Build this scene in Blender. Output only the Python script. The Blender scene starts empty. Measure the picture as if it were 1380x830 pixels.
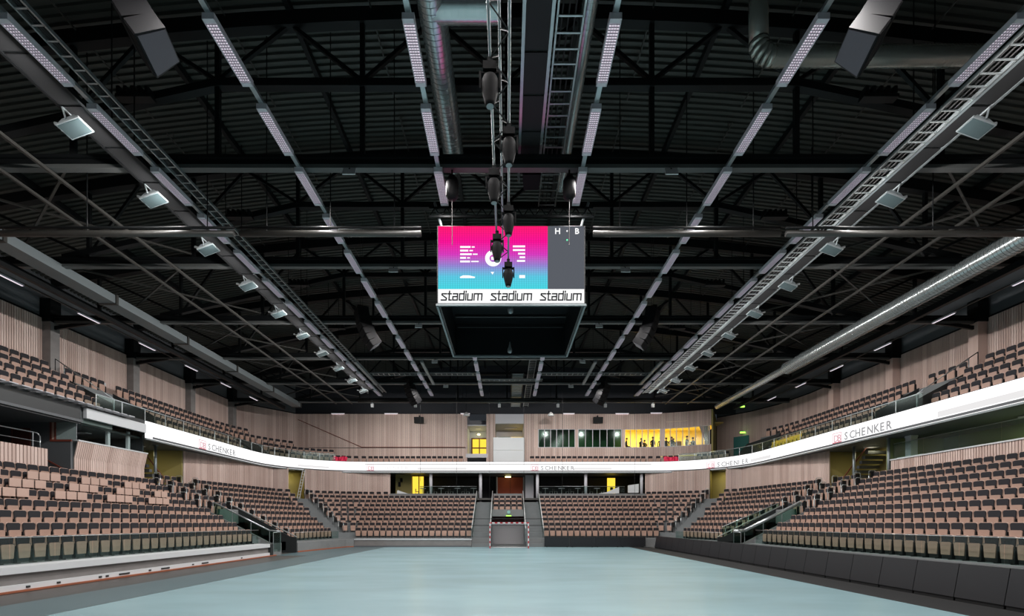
import bpy, math, random
from mathutils import Vector, Matrix
R = math.radians
random.seed(7)
scene = bpy.context.scene
C = scene.collection

# ------------------------------------------------------------------ camera
F, VX, VY, CH = 652.0, 683.4, 704.0, 2.07          # focal length in px, vanishing point, eye height
cd = bpy.data.cameras.new('camera'); cam = bpy.data.objects.new('camera', cd); C.objects.link(cam)
cam.location = (0, 0, CH); cam.rotation_euler = (R(90), 0, 0)
cd.sensor_fit = 'HORIZONTAL'; cd.sensor_width = 36.0; cd.lens = 36.0 * F / 1380
cd.shift_x = (690 - VX) / 1380; cd.shift_y = (VY - 415) / 1380
cd.clip_start = 0.1; cd.clip_end = 300
scene.camera = cam
# ------------------------------------------------------------------ world, exposure
w = bpy.data.worlds.new('world'); scene.world = w; w.use_nodes = True
w.node_tree.nodes['Background'].inputs[0].default_value = (0.75, 0.85, 1.0, 1)
w.node_tree.nodes['Background'].inputs[1].default_value = 0.03
vs = scene.view_settings
vs.view_transform = 'Standard'; vs.look = 'None'; vs.gamma = 1.0; vs.exposure = 0.0; vs.use_curve_mapping = False
LAMP_W, LAMP_OUT_W, LED_E, STRIP_W, SPOT_W = 44.0, 120.0, 1.3, 24.0, 130.0

# ------------------------------------------------------------------ materials
def lin(c):
    return tuple(((v / 255) / 12.92 if v / 255 <= 0.04045 else ((v / 255 + 0.055) / 1.055) ** 2.4) for v in c)
MATS = {}
def mat(name, rgb, rough=0.6, metal=0.0, var=0.0, scale=(3, 3, 3), bump=0.0, bscale=40.0, emit=0.0, coat=0.0):
    m = bpy.data.materials.new(name); m.use_nodes = True
    nt = m.node_tree; b = nt.nodes['Principled BSDF']
    col = lin(rgb)
    b.inputs['Base Color'].default_value = (*col, 1)
    b.inputs['Roughness'].default_value = rough; b.inputs['Metallic'].default_value = metal
    if coat: b.inputs['Coat Weight'].default_value = coat
    if emit:
        b.inputs['Emission Color'].default_value = (*col, 1); b.inputs['Emission Strength'].default_value = emit
    if var or bump:
        tc = nt.nodes.new('ShaderNodeTexCoord')
        mp = nt.nodes.new('ShaderNodeMapping'); mp.inputs['Scale'].default_value = scale
        nt.links.new(tc.outputs['Object'], mp.inputs['Vector'])
        nz = nt.nodes.new('ShaderNodeTexNoise'); nz.inputs['Scale'].default_value = 1.0; nz.inputs['Detail'].default_value = 5
        nt.links.new(mp.outputs[0], nz.inputs['Vector'])
        if var:
            rp = nt.nodes.new('ShaderNodeMapRange')
            rp.inputs['From Min'].default_value = 0.25; rp.inputs['From Max'].default_value = 0.75
            rp.inputs['To Min'].default_value = 1 - var; rp.inputs['To Max'].default_value = 1 + var
            nt.links.new(nz.outputs['Fac'], rp.inputs['Value'])
            mx = nt.nodes.new('ShaderNodeVectorMath'); mx.operation = 'SCALE'
            mx.inputs[0].default_value = col
            nt.links.new(rp.outputs[0], mx.inputs['Scale']); nt.links.new(mx.outputs[0], b.inputs['Base Color'])
        if bump:
            n2 = nt.nodes.new('ShaderNodeTexNoise'); n2.inputs['Scale'].default_value = bscale
            nt.links.new(tc.outputs['Object'], n2.inputs['Vector'])
            bp = nt.nodes.new('ShaderNodeBump'); bp.inputs['Strength'].default_value = bump; bp.inputs['Distance'].default_value = 0.01
            nt.links.new(n2.outputs['Fac'], bp.inputs['Height']); nt.links.new(bp.outputs[0], b.inputs['Normal'])
    MATS[name] = m
    return m
def glass(name, tint, gloss=0.12):
    m = bpy.data.materials.new(name); m.use_nodes = True; nt = m.node_tree
    nt.nodes.remove(nt.nodes['Principled BSDF']); out = nt.nodes['Material Output']
    t = nt.nodes.new('ShaderNodeBsdfTransparent'); t.inputs[0].default_value = (*tint, 1)
    g = nt.nodes.new('ShaderNodeBsdfGlossy'); g.inputs[0].default_value = (0.85, 0.95, 0.92, 1); g.inputs['Roughness'].default_value = 0.12
    x = nt.nodes.new('ShaderNodeMixShader'); x.inputs[0].default_value = gloss
    nt.links.new(t.outputs[0], x.inputs[1]); nt.links.new(g.outputs[0], x.inputs[2]); nt.links.new(x.outputs[0], out.inputs[0])
    MATS[name] = m
def emit(name, rgb, s):
    m = bpy.data.materials.new(name); m.use_nodes = True; nt = m.node_tree
    nt.nodes.remove(nt.nodes['Principled BSDF'])
    e = nt.nodes.new('ShaderNodeEmission'); e.inputs[0].default_value = (*lin(rgb), 1); e.inputs[1].default_value = s
    nt.links.new(e.outputs[0], nt.nodes['Material Output'].inputs[0]); MATS[name] = m
def timber(name, a, b_, axis_scale, rough=0.7):
    """vertical boards: a random tone for every 0.2 m or so along the wall"""
    m = bpy.data.materials.new(name); m.use_nodes = True; nt = m.node_tree; b = nt.nodes['Principled BSDF']
    tc = nt.nodes.new('ShaderNodeTexCoord')
    mp = nt.nodes.new('ShaderNodeMapping'); mp.inputs['Scale'].default_value = axis_scale
    nt.links.new(tc.outputs['Object'], mp.inputs[0])
    sn = nt.nodes.new('ShaderNodeVectorMath'); sn.operation = 'FLOOR'; nt.links.new(mp.outputs[0], sn.inputs[0])
    wn = nt.nodes.new('ShaderNodeTexWhiteNoise'); wn.noise_dimensions = '3D'; nt.links.new(sn.outputs[0], wn.inputs['Vector'])
    nz = nt.nodes.new('ShaderNodeTexNoise'); nz.inputs['Scale'].default_value = 0.6; nz.inputs['Detail'].default_value = 4
    nt.links.new(tc.outputs['Object'], nz.inputs['Vector'])
    ad = nt.nodes.new('ShaderNodeMath'); ad.operation = 'MULTIPLY_ADD'; ad.inputs[1].default_value = 0.6
    nt.links.new(wn.outputs['Value'], ad.inputs[0])
    ml = nt.nodes.new('ShaderNodeMath'); ml.operation = 'MULTIPLY'; ml.inputs[1].default_value = 0.4; nt.links.new(nz.outputs['Fac'], ml.inputs[0])
    nt.links.new(ml.outputs[0], ad.inputs[2])
    mx = nt.nodes.new('ShaderNodeMix'); mx.data_type = 'RGBA'
    mx.inputs['A'].default_value = (*lin(a), 1); mx.inputs['B'].default_value = (*lin(b_), 1)
    nt.links.new(ad.outputs[0], mx.inputs['Factor']); nt.links.new(mx.outputs['Result'], b.inputs['Base Color'])
    b.inputs['Roughness'].default_value = rough; MATS[name] = m

mat('court', (132, 163, 169), 0.27, var=0.13, scale=(0.22, 0.5, 1), bump=0.03, bscale=6)
mat('court_edge', (80, 100, 105), 0.36, var=0.12, scale=(0.3, 0.1, 1))
mat('slab', (72, 70, 68), 0.42, var=0.15, scale=(0.5, 0.3, 1))
mat('dull_black', (9, 10, 11), 0.85)
mat('concrete', (120, 122, 122), 0.7, var=0.12, scale=(1, 1, 1))
mat('terrace', (112, 116, 117), 0.75, var=0.1, scale=(1, 1, 1))
mat('white_fascia', (205, 208, 210), 0.45)
mat('grey_fascia', (128, 124, 122), 0.6, var=0.12, scale=(1.5, 1.5, 3))
mat('brown_edge', (150, 88, 62), 0.5, var=0.15, scale=(1, 1, 1))
mat('dark_panel', (38, 42, 43), 0.5)
mat('grey_paint', (92, 95, 98), 0.6)
mat('pale_paint', (192, 192, 198), 0.55)
mat('board_black', (25, 26, 30), 0.45, var=0.1, scale=(1, 1, 1))
mat('ply', (176, 143, 127), 0.5, var=0.14, scale=(1.7, 1.7, 2.5))
mat('ply_rim', (192, 162, 148), 0.5)
mat('pad', (32, 31, 36), 0.85)
mat('pad_brown', (96, 66, 54), 0.8)
mat('seat_frame', (22, 24, 26), 0.5)
mat('steel_black', (22, 24, 25), 0.42)
mat('steel_deck', (64, 66, 62), 0.42)
mat('steel_tie_lit', (84, 86, 85), 0.45)  # black steel greyed to stand in for light on the tie's underside
mat('steel_brace', (54, 53, 50), 0.42)
mat('galv', (168, 176, 178), 0.35, metal=0.75, var=0.08, scale=(2, 2, 2))
mat('galv_dull', (128, 136, 138), 0.45, metal=0.4)
mat('duct', (188, 196, 196), 0.24, metal=0.75, var=0.06, scale=(3, 3, 3))
mat('duct_flex', (184, 186, 178), 0.25, metal=0.7, bump=0.5, bscale=9)
mat('rail', (182, 188, 190), 0.3, metal=0.8)
mat('cat_plate', (15, 16, 18), 0.7)
mat('lamp_shell', (205, 202, 208), 0.4)
mat('lamp_face', (228, 216, 226), 0.35, emit=0.95)
mat('lamp_grid', (190, 184, 192), 0.4)
mat('flood_glass', (58, 70, 72), 0.25, emit=0.02)
mat('speaker_black', (14, 14, 16), 0.5)
mat('speaker_grille', (16, 16, 18), 0.75)
mat('speaker_base', (66, 66, 74), 0.7)
mat('white_box', (205, 206, 206), 0.5)
mat('fixture_black', (5, 5, 6), 0.7)
mat('olive', (150, 138, 84), 0.7)
mat('lounge_green', (122, 132, 92), 0.7)
mat('door_orange', (176, 78, 48), 0.6, var=0.06, scale=(2, 2, 2))
mat('door_brown', (96, 48, 38), 0.6)
mat('frame_red', (120, 58, 44), 0.6)
mat('green_door', (40, 104, 100), 0.5)
mat('maroon', (70, 20, 26), 0.6)
mat('mat_grey', (150, 146, 148), 0.8)
mat('goal_white', (225, 225, 225), 0.4)
mat('goal_red', (190, 40, 50), 0.4)
mat('net', (150, 155, 158), 0.8)
mat('cord_black', (10, 10, 11), 0.7)
mat('cube_black', (16, 18, 20), 0.35)
mat('tarp_red', (232, 40, 84), 0.6)
mat('seat_yellow', (248, 200, 70), 0.5)
mat('cloth', (34, 36, 42), 0.85)
mat('cloth_brown', (150, 104, 60), 0.85)
mat('skin', (190, 140, 112), 0.6)
mat('furniture', (60, 58, 56), 0.5)
mat('curtain', (186, 172, 168), 0.85)
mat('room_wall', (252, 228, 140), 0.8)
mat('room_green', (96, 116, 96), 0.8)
mat('room_dark', (44, 46, 52), 0.8)
for n_ in ('speaker_black', 'speaker_grille', 'fixture_black', 'steel_black'): MATS[n_].node_tree.nodes['Principled BSDF'].inputs['Specular IOR Level'].default_value = 0.2
glass('glass_rail', (0.80, 0.88, 0.86), 0.035)
glass('glass_clear', (0.88, 0.93, 0.91), 0.01)
glass('glass_green', (0.56, 0.72, 0.66), 0.01)
emit('led_white', (255, 254, 254), LED_E)
emit('led_grey', (172, 172, 174), 0.9)
emit('led_faint', (240, 238, 238), 0.97)
emit('led_pink', (240, 196, 204), 0.9)
emit('led_red', (222, 104, 122), 0.9)
emit('led_line', (110, 104, 104), 0.6)
emit('sign_white', (255, 255, 255), 1.05)
emit('sign_ink', (50, 50, 54), 0.7)
emit('sign_grey', (98, 102, 110), 0.85)
emit('sign_green', (120, 255, 190), 1.2)
emit('exit_green', (170, 255, 90), 2.2)
emit('exit_disc', (170, 220, 210), 0.6)
emit('warm_lamp', (255, 240, 160), 6.0)
emit('yellow_lit', (255, 214, 70), 1.25)
emit('green_lit', (190, 235, 120), 1.1)
timber('timber_y', (184, 156, 145), (230, 208, 198), (0.01, 4.0, 0.01))
timber('timber_x', (184, 156, 145), (230, 208, 198), (4.0, 0.01, 0.01))
timber('timber_xy', (184, 156, 145), (230, 208, 198), (3.1, 3.1, 0.01))
# scoreboard picture: pink at the top running through violet and blue to turquoise, on a fine pixel grid
m = bpy.data.materials.new('sign_picture'); m.use_nodes = True; nt = m.node_tree
nt.nodes.remove(nt.nodes['Principled BSDF'])
tc = nt.nodes.new('ShaderNodeTexCoord'); sp = nt.nodes.new('ShaderNodeSeparateXYZ'); nt.links.new(tc.outputs['Generated'], sp.inputs[0])
cr = nt.nodes.new('ShaderNodeValToRGB'); nt.links.new(sp.outputs['Z'], cr.inputs[0])
e0, e1 = cr.color_ramp.elements
e0.position = 0.0; e0.color = (*lin((72, 214, 226)), 1); e1.position = 1.0; e1.color = (*lin((255, 30, 110)), 1)
for p, c in ((0.2, (92, 200, 226)), (0.38, (150, 130, 210)), (0.55, (214, 60, 190)), (0.75, (246, 20, 150))):
    e = cr.color_ramp.elements.new(p); e.color = (*lin(c), 1)
mp = nt.nodes.new('ShaderNodeMapping'); mp.inputs['Scale'].default_value = (46, 1, 34); nt.links.new(tc.outputs['Generated'], mp.inputs[0])
fr = nt.nodes.new('ShaderNodeVectorMath'); fr.operation = 'FRACTION'; nt.links.new(mp.outputs[0], fr.inputs[0])
s2 = nt.nodes.new('ShaderNodeSeparateXYZ'); nt.links.new(fr.outputs[0], s2.inputs[0])
mn = nt.nodes.new('ShaderNodeMath'); mn.operation = 'MINIMUM'; nt.links.new(s2.outputs['X'], mn.inputs[0]); nt.links.new(s2.outputs['Z'], mn.inputs[1])
gt = nt.nodes.new('ShaderNodeMapRange'); gt.inputs['From Max'].default_value = 0.3; gt.inputs['To Min'].default_value = 0.72; gt.inputs['To Max'].default_value = 1.08
nt.links.new(mn.outputs[0], gt.inputs['Value'])
em = nt.nodes.new('ShaderNodeEmission'); nt.links.new(cr.outputs[0], em.inputs[0]); nt.links.new(gt.outputs[0], em.inputs[1])
nt.links.new(em.outputs[0], nt.nodes['Material Output'].inputs[0]); MATS['sign_picture'] = m

# ------------------------------------------------------------------ helpers
ORIGIN = {}                                                  # world position of the root that an object hangs under
class MB:
    """collects shapes; build() links them as one mesh object"""
    def __init__(s): s.v = []; s.f = []; s.mi = []; s.m = 0
    def add(s, vs_, fs):
        n = len(s.v); s.v += [tuple(p) for p in vs_]
        for f in fs: s.f.append(tuple(i + n for i in f)); s.mi.append(s.m)
        return s
    def box(s, x0, x1, y0, y1, z0, z1):
        return s.add([(x0, y0, z0), (x1, y0, z0), (x1, y1, z0), (x0, y1, z0), (x0, y0, z1), (x1, y0, z1), (x1, y1, z1), (x0, y1, z1)],
                     [(0, 3, 2, 1), (4, 5, 6, 7), (0, 1, 5, 4), (1, 2, 6, 5), (2, 3, 7, 6), (3, 0, 4, 7)])
    def hexa(s, p):                                          # eight corners: bottom four, then top four
        return s.add(p, [(0, 3, 2, 1), (4, 5, 6, 7), (0, 1, 5, 4), (1, 2, 6, 5), (2, 3, 7, 6), (3, 0, 4, 7)])
    def beam(s, a, b, w_, h):                                # rectangular bar from a to b
        a, b = Vector(a), Vector(b); d = (b - a).normalized()
        up = Vector((0, 0, 1)) if abs(d.z) < 0.95 else Vector((0, 1, 0))
        sx = d.cross(up).normalized() * (w_ / 2); sz = sx.cross(d).normalized() * (h / 2)
        return s.hexa([a - sx - sz, a + sx - sz, b + sx - sz, b - sx - sz, a - sx + sz, a + sx + sz, b + sx + sz, b - sx + sz])
    def tube(s, a, b, r, n=8, cap=True, r2=None):
        a, b = Vector(a), Vector(b); d = (b - a).normalized()
        up = Vector((0, 0, 1)) if abs(d.z) < 0.95 else Vector((1, 0, 0))
        e1 = d.cross(up).normalized(); e2 = d.cross(e1); r2 = r if r2 is None else r2
        vs_ = [a + (e1 * math.cos(t) + e2 * math.sin(t)) * r for t in [2 * math.pi * i / n for i in range(n)]]
        vs_ += [b + (e1 * math.cos(t) + e2 * math.sin(t)) * r2 for t in [2 * math.pi * i / n for i in range(n)]]
        fs = [(i, (i + 1) % n, (i + 1) % n + n, i + n) for i in range(n)]
        if cap: fs += [tuple(range(n - 1, -1, -1)), tuple(range(n, 2 * n))]
        return s.add(vs_, fs)
    def path(s, pts, r, n=8):                                # tube through points
        for i in range(len(pts) - 1): s.tube(pts[i], pts[i + 1], r, n)
        return s
    def lathe(s, prof, n=12, c=(0, 0, 0)):                   # (radius, z) profile about a vertical axis
        vs_ = []; fs = []
        for r, z in prof:
            for i in range(n):
                t = 2 * math.pi * i / n; vs_.append((c[0] + r * math.cos(t), c[1] + r * math.sin(t), c[2] + z))
        for k in range(len(prof) - 1):
            for i in range(n):
                j = (i + 1) % n; fs.append((k * n + i, k * n + j, (k + 1) * n + j, (k + 1) * n + i))
        fs += [tuple(range(n - 1, -1, -1)), tuple(range((len(prof) - 1) * n, len(prof) * n))]
        return s.add(vs_, fs)
    def prism(s, poly, d, o=(0, 0, 0), u=(1, 0, 0), v=(0, 0, 1)):   # polygon in the plane (u, v), extruded by vector d
        o, u, v, d = Vector(o), Vector(u), Vector(v), Vector(d); n = len(poly)
        a = [o + u * p[0] + v * p[1] for p in poly]; b = [p + d for p in a]
        fs = [tuple(range(n)), tuple(range(2 * n - 1, n - 1, -1))] + [(i, i + n, (i + 1) % n + n, (i + 1) % n) for i in range(n)]
        return s.add(a + b, fs)
    def mesh(s, name, mats, o=(0, 0, 0), smooth=False):
        me = bpy.data.meshes.new(name)
        me.from_pydata([(p[0] - o[0], p[1] - o[1], p[2] - o[2]) for p in s.v], [], s.f)
        for m_ in ([mats] if isinstance(mats, str) else mats): me.materials.append(MATS[m_])
        if max(s.mi, default=0) > 0: me.polygons.foreach_set('material_index', s.mi)
        if smooth: me.polygons.foreach_set('use_smooth', [True] * len(me.polygons))
        me.validate(); me.update()
        return me
    def build(s, name, mats, parent=None, smooth=False, o=None):
        """o: world origin of a top-level mesh; a child takes the origin of its root"""
        org = ORIGIN.get(parent.name, (0, 0, 0)) if parent else (o or (0, 0, 0))
        ob = bpy.data.objects.new(name, s.mesh(name, mats, org, smooth)); C.objects.link(ob)
        if parent: ob.parent = parent
        else: ob.location = org
        ORIGIN[ob.name] = org
        return ob
def thing(name, label, cat, loc=(0, 0, 0), group=None, kind=None):
    o = bpy.data.objects.new(name, None); C.objects.link(o); o.location = loc; o.empty_display_size = 0.2
    ORIGIN[o.name] = tuple(loc); return tag(o, label, cat, group, kind)
def tag(o, label=None, cat=None, group=None, kind=None):
    if label: o['label'] = label
    if cat: o['category'] = cat
    if group: o['group'] = group
    if kind: o['kind'] = kind
    return o
def struct(o, label=None): return tag(o, label, None, None, 'structure')
def stuff(o): o['kind'] = 'stuff'; return o
def dup(root, loc, rz=0.0, label=None, group=None, scale=None):
    r = root.copy(); C.objects.link(r); r.location = loc; r.rotation_euler = (0, 0, rz)
    if scale: r.scale = scale
    ORIGIN[r.name] = tuple(loc)
    if label: r['label'] = label
    if group: r['group'] = group
    for ch in list(root.children):
        c = ch.copy(); C.objects.link(c); c.parent = r
        for g in list(ch.children):
            d = g.copy(); C.objects.link(d); d.parent = c
    return r
def W(px, py, Y): return Vector(((px - VX) * Y / F, Y, CH - (py - VY) * Y / F))
ONES = ['', 'first', 'second', 'third', 'fourth', 'fifth', 'sixth', 'seventh', 'eighth', 'ninth', 'tenth', 'eleventh', 'twelfth', 'thirteenth', 'fourteenth', 'fifteenth', 'sixteenth', 'seventeenth', 'eighteenth', 'nineteenth']
TENS = {2: ('twenty', 'twentieth'), 3: ('thirty', 'thirtieth'), 4: ('forty', 'fortieth'), 5: ('fifty', 'fiftieth')}
def nth(i):
    if i < 20: return ONES[i]
    a, b = divmod(i, 10)
    return TENS[a][1] if b == 0 else TENS[a][0] + '-' + ONES[b]
def text_mesh(s, size, mname, thick=0.004):
    cu = bpy.data.curves.new('lettering', 'FONT'); cu.body = s; cu.size = size; cu.extrude = thick; cu.offset = size * 0.018; cu.align_x = 'LEFT'; cu.resolution_u = 2
    to = bpy.data.objects.new('lettering', cu); C.objects.link(to)
    bpy.context.view_layer.update()
    me = bpy.data.meshes.new_from_object(to.evaluated_get(bpy.context.evaluated_depsgraph_get()))
    bpy.data.objects.remove(to); bpy.data.curves.remove(cu)
    me.materials.clear(); me.materials.append(MATS[mname])
    return me
# polyline offset: paths run from the near left side, around the far end, to the near right side; outside is on the left hand
def offset(pts, d):
    out = []
    for i, p in enumerate(pts):
        p = Vector(p)
        def nrm(a, b): t = (Vector(b) - Vector(a)).normalized(); return Vector((-t.y, t.x))
        n1 = nrm(pts[i - 1], p) if i > 0 else None
        n2 = nrm(p, pts[i + 1]) if i < len(pts) - 1 else None
        if n1 is None: q = p + n2 * d
        elif n2 is None: q = p + n1 * d
        else:
            b = (n1 + n2).normalized(); q = p + b * (d / b.dot(n1))
        out.append(q)
    return out
def slats(mb, a, b, z0, z1, pitch=0.13, wid=0.1, dep=0.045, lean=0.0):
    """upright battens from a to b (xy), standing proud to the right-hand side (the inside)"""
    a, b = Vector(a), Vector(b); L = (b - a).length; t = (b - a) / L; n = Vector((t.y, -t.x))
    k = max(1, int(L / pitch)); st = L / k
    for i in range(k):
        p = a + t * (st * i + (st - wid) / 2); q = p + t * wid
        po, qo = p + n * dep, q + n * dep
        l = n * lean
        mb.add([(*p, z0), (*po, z0), (*qo, z0), (*q, z0), (*(p + l), z1), (*(po + l), z1), (*(qo + l), z1), (*(q + l), z1)],
               [(0, 1, 5, 4), (1, 2, 6, 5), (2, 3, 7, 6), (4, 5, 6, 7), (0, 3, 2, 1)])
def sheet(mb, pts, z0, z1, th=0.12):
    """an upright wall of thickness th along xy points, outside (left-hand) of the line"""
    out = offset(pts, th)
    for i in range(len(pts) - 1):
        a, b, c, d = pts[i], pts[i + 1], out[i + 1], out[i]
        mb.hexa([(*a[:2], z0), (*b[:2], z0), (*c[:2], z0), (*d[:2], z0), (*a[:2], z1), (*b[:2], z1), (*c[:2], z1), (*d[:2], z1)])
def timber_wall(name, pts, bands, tm, backing='dark_panel', th=0.12, pitch=0.13, kind_struct=True, label=None):
    mb = MB(); sl = MB()
    for z0, z1 in bands:
        sheet(mb, pts, z0, z1, th)
        for i in range(len(pts) - 1): slats(sl, Vector(pts[i]).xy, Vector(pts[i + 1]).xy, z0 + 0.01, z1, pitch, pitch * 0.78)
    o = mb.build(name, backing); struct(o, label)
    stuff(sl.build('slat_cladding', tm, o))
    return o
# ================================================================== FLOOR
fl = MB().box(-32, 32, -6, 62, -0.4, -0.012).build('floor', 'slab'); struct(fl, 'dark grey hall floor around the blue court')
MB().box(-10.25, 10.25, -4, 41.2, -0.011, 0.0).build('court_sheet', 'court', fl)
MB().box(-12.5, -10.27, -4, 41.2, -0.011, -0.001).build('court_margin', 'court_edge', fl)
MB().box(-14.6, -12.52, 30.2, 41.2, -0.011, -0.001).build('court_margin', 'court_edge', fl)
MB().box(10.27, 11.95, -4, 41.2, -0.011, -0.001).build('floor_strip', 'dull_black', fl)  # near-black strip between the court and the boards

# ================================================================== ROOF
TY = [9.4, 15.4, 21.3, 27.3, 33.3, 39.3, 45.3]
TIE, MID = 13.4, 16.0
def roof_z(x): return 18.72 - 0.0042 * x * x
ceil = thing('ceiling', None, None, (0, 0, 0), kind='structure'); ceil['label'] = 'dark corrugated steel roof deck'
edges = [3.4] + TY + [51.3]
xs = [-26.6 + 53.6 * i / 26 for i in range(27)]
for a, b in zip(edges, edges[1:]):
    mb = MB(); n = max(1, round((b - a) / 0.26)); st = (b - a) / n
    prof = []
    for i in range(n):
        y = a + i * st
        prof += [(y, 0.0), (y + st * 0.42, 0.0), (y + st * 0.5, 0.075), (y + st * 0.92, 0.075)]
    prof.append((b, 0.0))
    for y, dz in prof:
        mb.v += [(x, y, roof_z(x) + dz) for x in xs]
    for i in range(len(prof) - 1):
        for j in range(26):
            q = i * 27 + j; mb.f.append((q, q + 27, q + 28, q + 1)); mb.mi.append(0)
    mb.build('roof_sheet', 'steel_deck', ceil)
MB().box(-26.6, 27.0, 3.4, 51.3, 19.0, 19.1).build('roof_cover', 'steel_black', ceil)
# purlins on the top chord nodes
for i, x in enumerate((-20.7, -16.1, -11.5, -6.9, -2.3, 2.3, 6.9, 11.5, 16.1, 20.7)):
    z = roof_z(x) - 0.16
    o = MB().beam((x, 3.4, z), (x, 51.2, z), 0.16, 0.26).build('purlin', 'steel_black', o=(x, 27, z))
    side = 'desk-stand side' if x < 0 else 'black-board side'
    tag(o, 'black steel purlin under the roof deck, %s from the ridge on the %s' % (nth(int(abs(x) / 4.6 + 1)), side), 'beam', 'purlins')
# thin suspended conduits under the deck
for i, x in enumerate((-13.6, -8.9, -4.3, 4.6, 9.0, 13.4)):
    o = MB()
    for k in range(7):
        y0 = 14 + k * 5.3
        o.tube((x, y0, roof_z(x) - 0.34), (x, y0 + 4.6, roof_z(x) - 0.34), 0.03, 6)
    # the hangers hold the pipe runs
        for q in (0.4, 4.0): o.tube((x, y0 + q, roof_z(x) - 0.34), (x, y0 + q, roof_z(x)), 0.012, 4)
    o = o.build('sprinkler_pipe', 'steel_brace', o=(x, 30, roof_z(x) - 0.34))
    tag(o, 'thin grey sprinkler pipe under the deck, %s from the ridge on the %s' % (nth([3, 2, 1, 1, 2, 3][i]), 'desk-stand side' if x < 0 else 'black-board side'), 'pipe', 'sprinkler pipes')

# trusses: straight tie, raised middle chord, arched top chord, posts and lacing
def truss(y, k):
    t = thing('roof_truss', 'black steel roof truss with grey bottom tie, %s from the timber end wall' % nth(k), 'truss', (0, y, TIE), 'roof trusses')
    MB().box(-25.6, 26.4, y - 0.11, y + 0.11, TIE - 0.12, TIE + 0.0).build('bottom_chord', 'steel_tie_lit', t)
    MB().box(-25.6, 26.4, y - 0.05, y + 0.05, TIE + 0.0, TIE + 0.2).build('tie_web', 'steel_black', t)
    MB().box(-25.6, 26.4, y - 0.13, y + 0.13, TIE + 0.2, TIE + 0.3).build('tie_flange', 'steel_black', t)
    nodes = [(-19.5, TIE + 0.3), (-9.2, MID), (9.2, MID), (19.9, TIE + 0.3)]
    for a, b in zip(nodes, nodes[1:]):
        MB().beam((a[0], y, a[1]), (b[0], y, b[1]), 0.24, 0.24).build('middle_chord', 'steel_black', t)
    tx = [-25.6 + 52 * i / 18 for i in range(19)]
    mb = MB()
    for a, b in zip(tx, tx[1:]):
        mb.beam((a, y, roof_z(a) - 0.5), (b, y, roof_z(b) - 0.5), 0.3, 0.46)
    mb.build('top_chord', 'steel_black', t)
    def midz(x):
        ax = abs(x); return MID if ax <= 9.2 else MID - (ax - 9.2) * (MID - TIE - 0.3) / 10.3
    for x in (-23, -18.4, -13.8, -9.2, -4.6, 0, 4.6, 9.2, 13.8, 18.4, 23):
        MB().box(x - 0.07, x + 0.07, y - 0.07, y + 0.07, TIE + 0.3, roof_z(x) - 0.7).build('post', 'steel_black', t)
    for x in (-11.5, -6.9, -2.3, 2.3, 6.9, 11.5):
        for s in (-1, 1):
            xb = x + s * 2.3
            MB().beam((xb, y, midz(xb) + 0.1), (x, y, roof_z(x) - 0.6), 0.11, 0.11).build('diagonal', 'steel_black', t)
    for s in (-1, 1):
        MB().beam((s * 13.8, y, midz(13.8)), (s * 16.1, y, roof_z(16.1) - 0.6), 0.11, 0.11).build('diagonal', 'steel_black', t)
        MB().beam((s * 18.4, y, TIE + 0.4), (s * 16.1, y, roof_z(16.1) - 0.6), 0.11, 0.11).build('diagonal', 'steel_black', t)
        MB().beam((s * 18.4, y, TIE + 0.4), (s * 23, y, roof_z(23) - 0.6), 0.11, 0.11).build('diagonal', 'steel_black', t)
for i, y in enumerate(TY): truss(y, len(TY) - i)
# lengthwise braces at tie level, and the crossed braces between trusses at the sides
for x, lab in ((-16.0, 'outer brace bar over desk stand'), (-14.5, 'inner brace bar over desk stand'), (14.8, 'inner brace bar over black boards'), (16.9, 'outer brace bar over black boards')):
    o = MB().beam((x, 9.4, TIE - 0.2), (x, 45.3, TIE - 0.2), 0.09, 0.09).build('brace_bar', 'steel_brace', o=(x, 27, TIE - 0.2))
    tag(o, 'long thin steel ' + lab + ', along the roof', 'brace')
for s in (-1, 1):
    for k in range(1, 6):
        y0, y1 = TY[k], TY[k + 1]
        t = thing('cross_brace', 'crossed thin steel rods between roof trusses over the %s, %s bay from end wall' % ('desk stand' if s < 0 else 'black boards', nth(6 - k)), 'brace', (s * 18, y0, TIE), 'crossed roof braces')
        MB().beam((s * 13.8, y0, TIE + 0.36), (s * 21.5, y1, TIE + 0.36), 0.07, 0.07).build('rod', 'steel_brace', t)
        MB().beam((s * 21.5, y0, TIE + 0.46), (s * 13.8, y1, TIE + 0.46), 0.07, 0.07).build('rod', 'steel_brace', t)
# pale channel beams near the far end
for x, lab in ((-10.5, 'left of the scoreboard line, outer'), (-5.9, 'inner'), (6.1, 'inner'), (10.7, 'outer')):
    o = MB().beam((x, 33.4, TIE - 0.22), (x, 38.9, TIE - 0.22), 0.2, 0.12).build('channel_beam', 'galv_dull', o=(x, 36, TIE - 0.2))
    tag(o, 'pale steel channel beam under far roof trusses, %s one on the %s side' % ('outer' if abs(x) > 8 else 'inner', 'desk-stand' if x < 0 else 'black-board'), 'beam')
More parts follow.
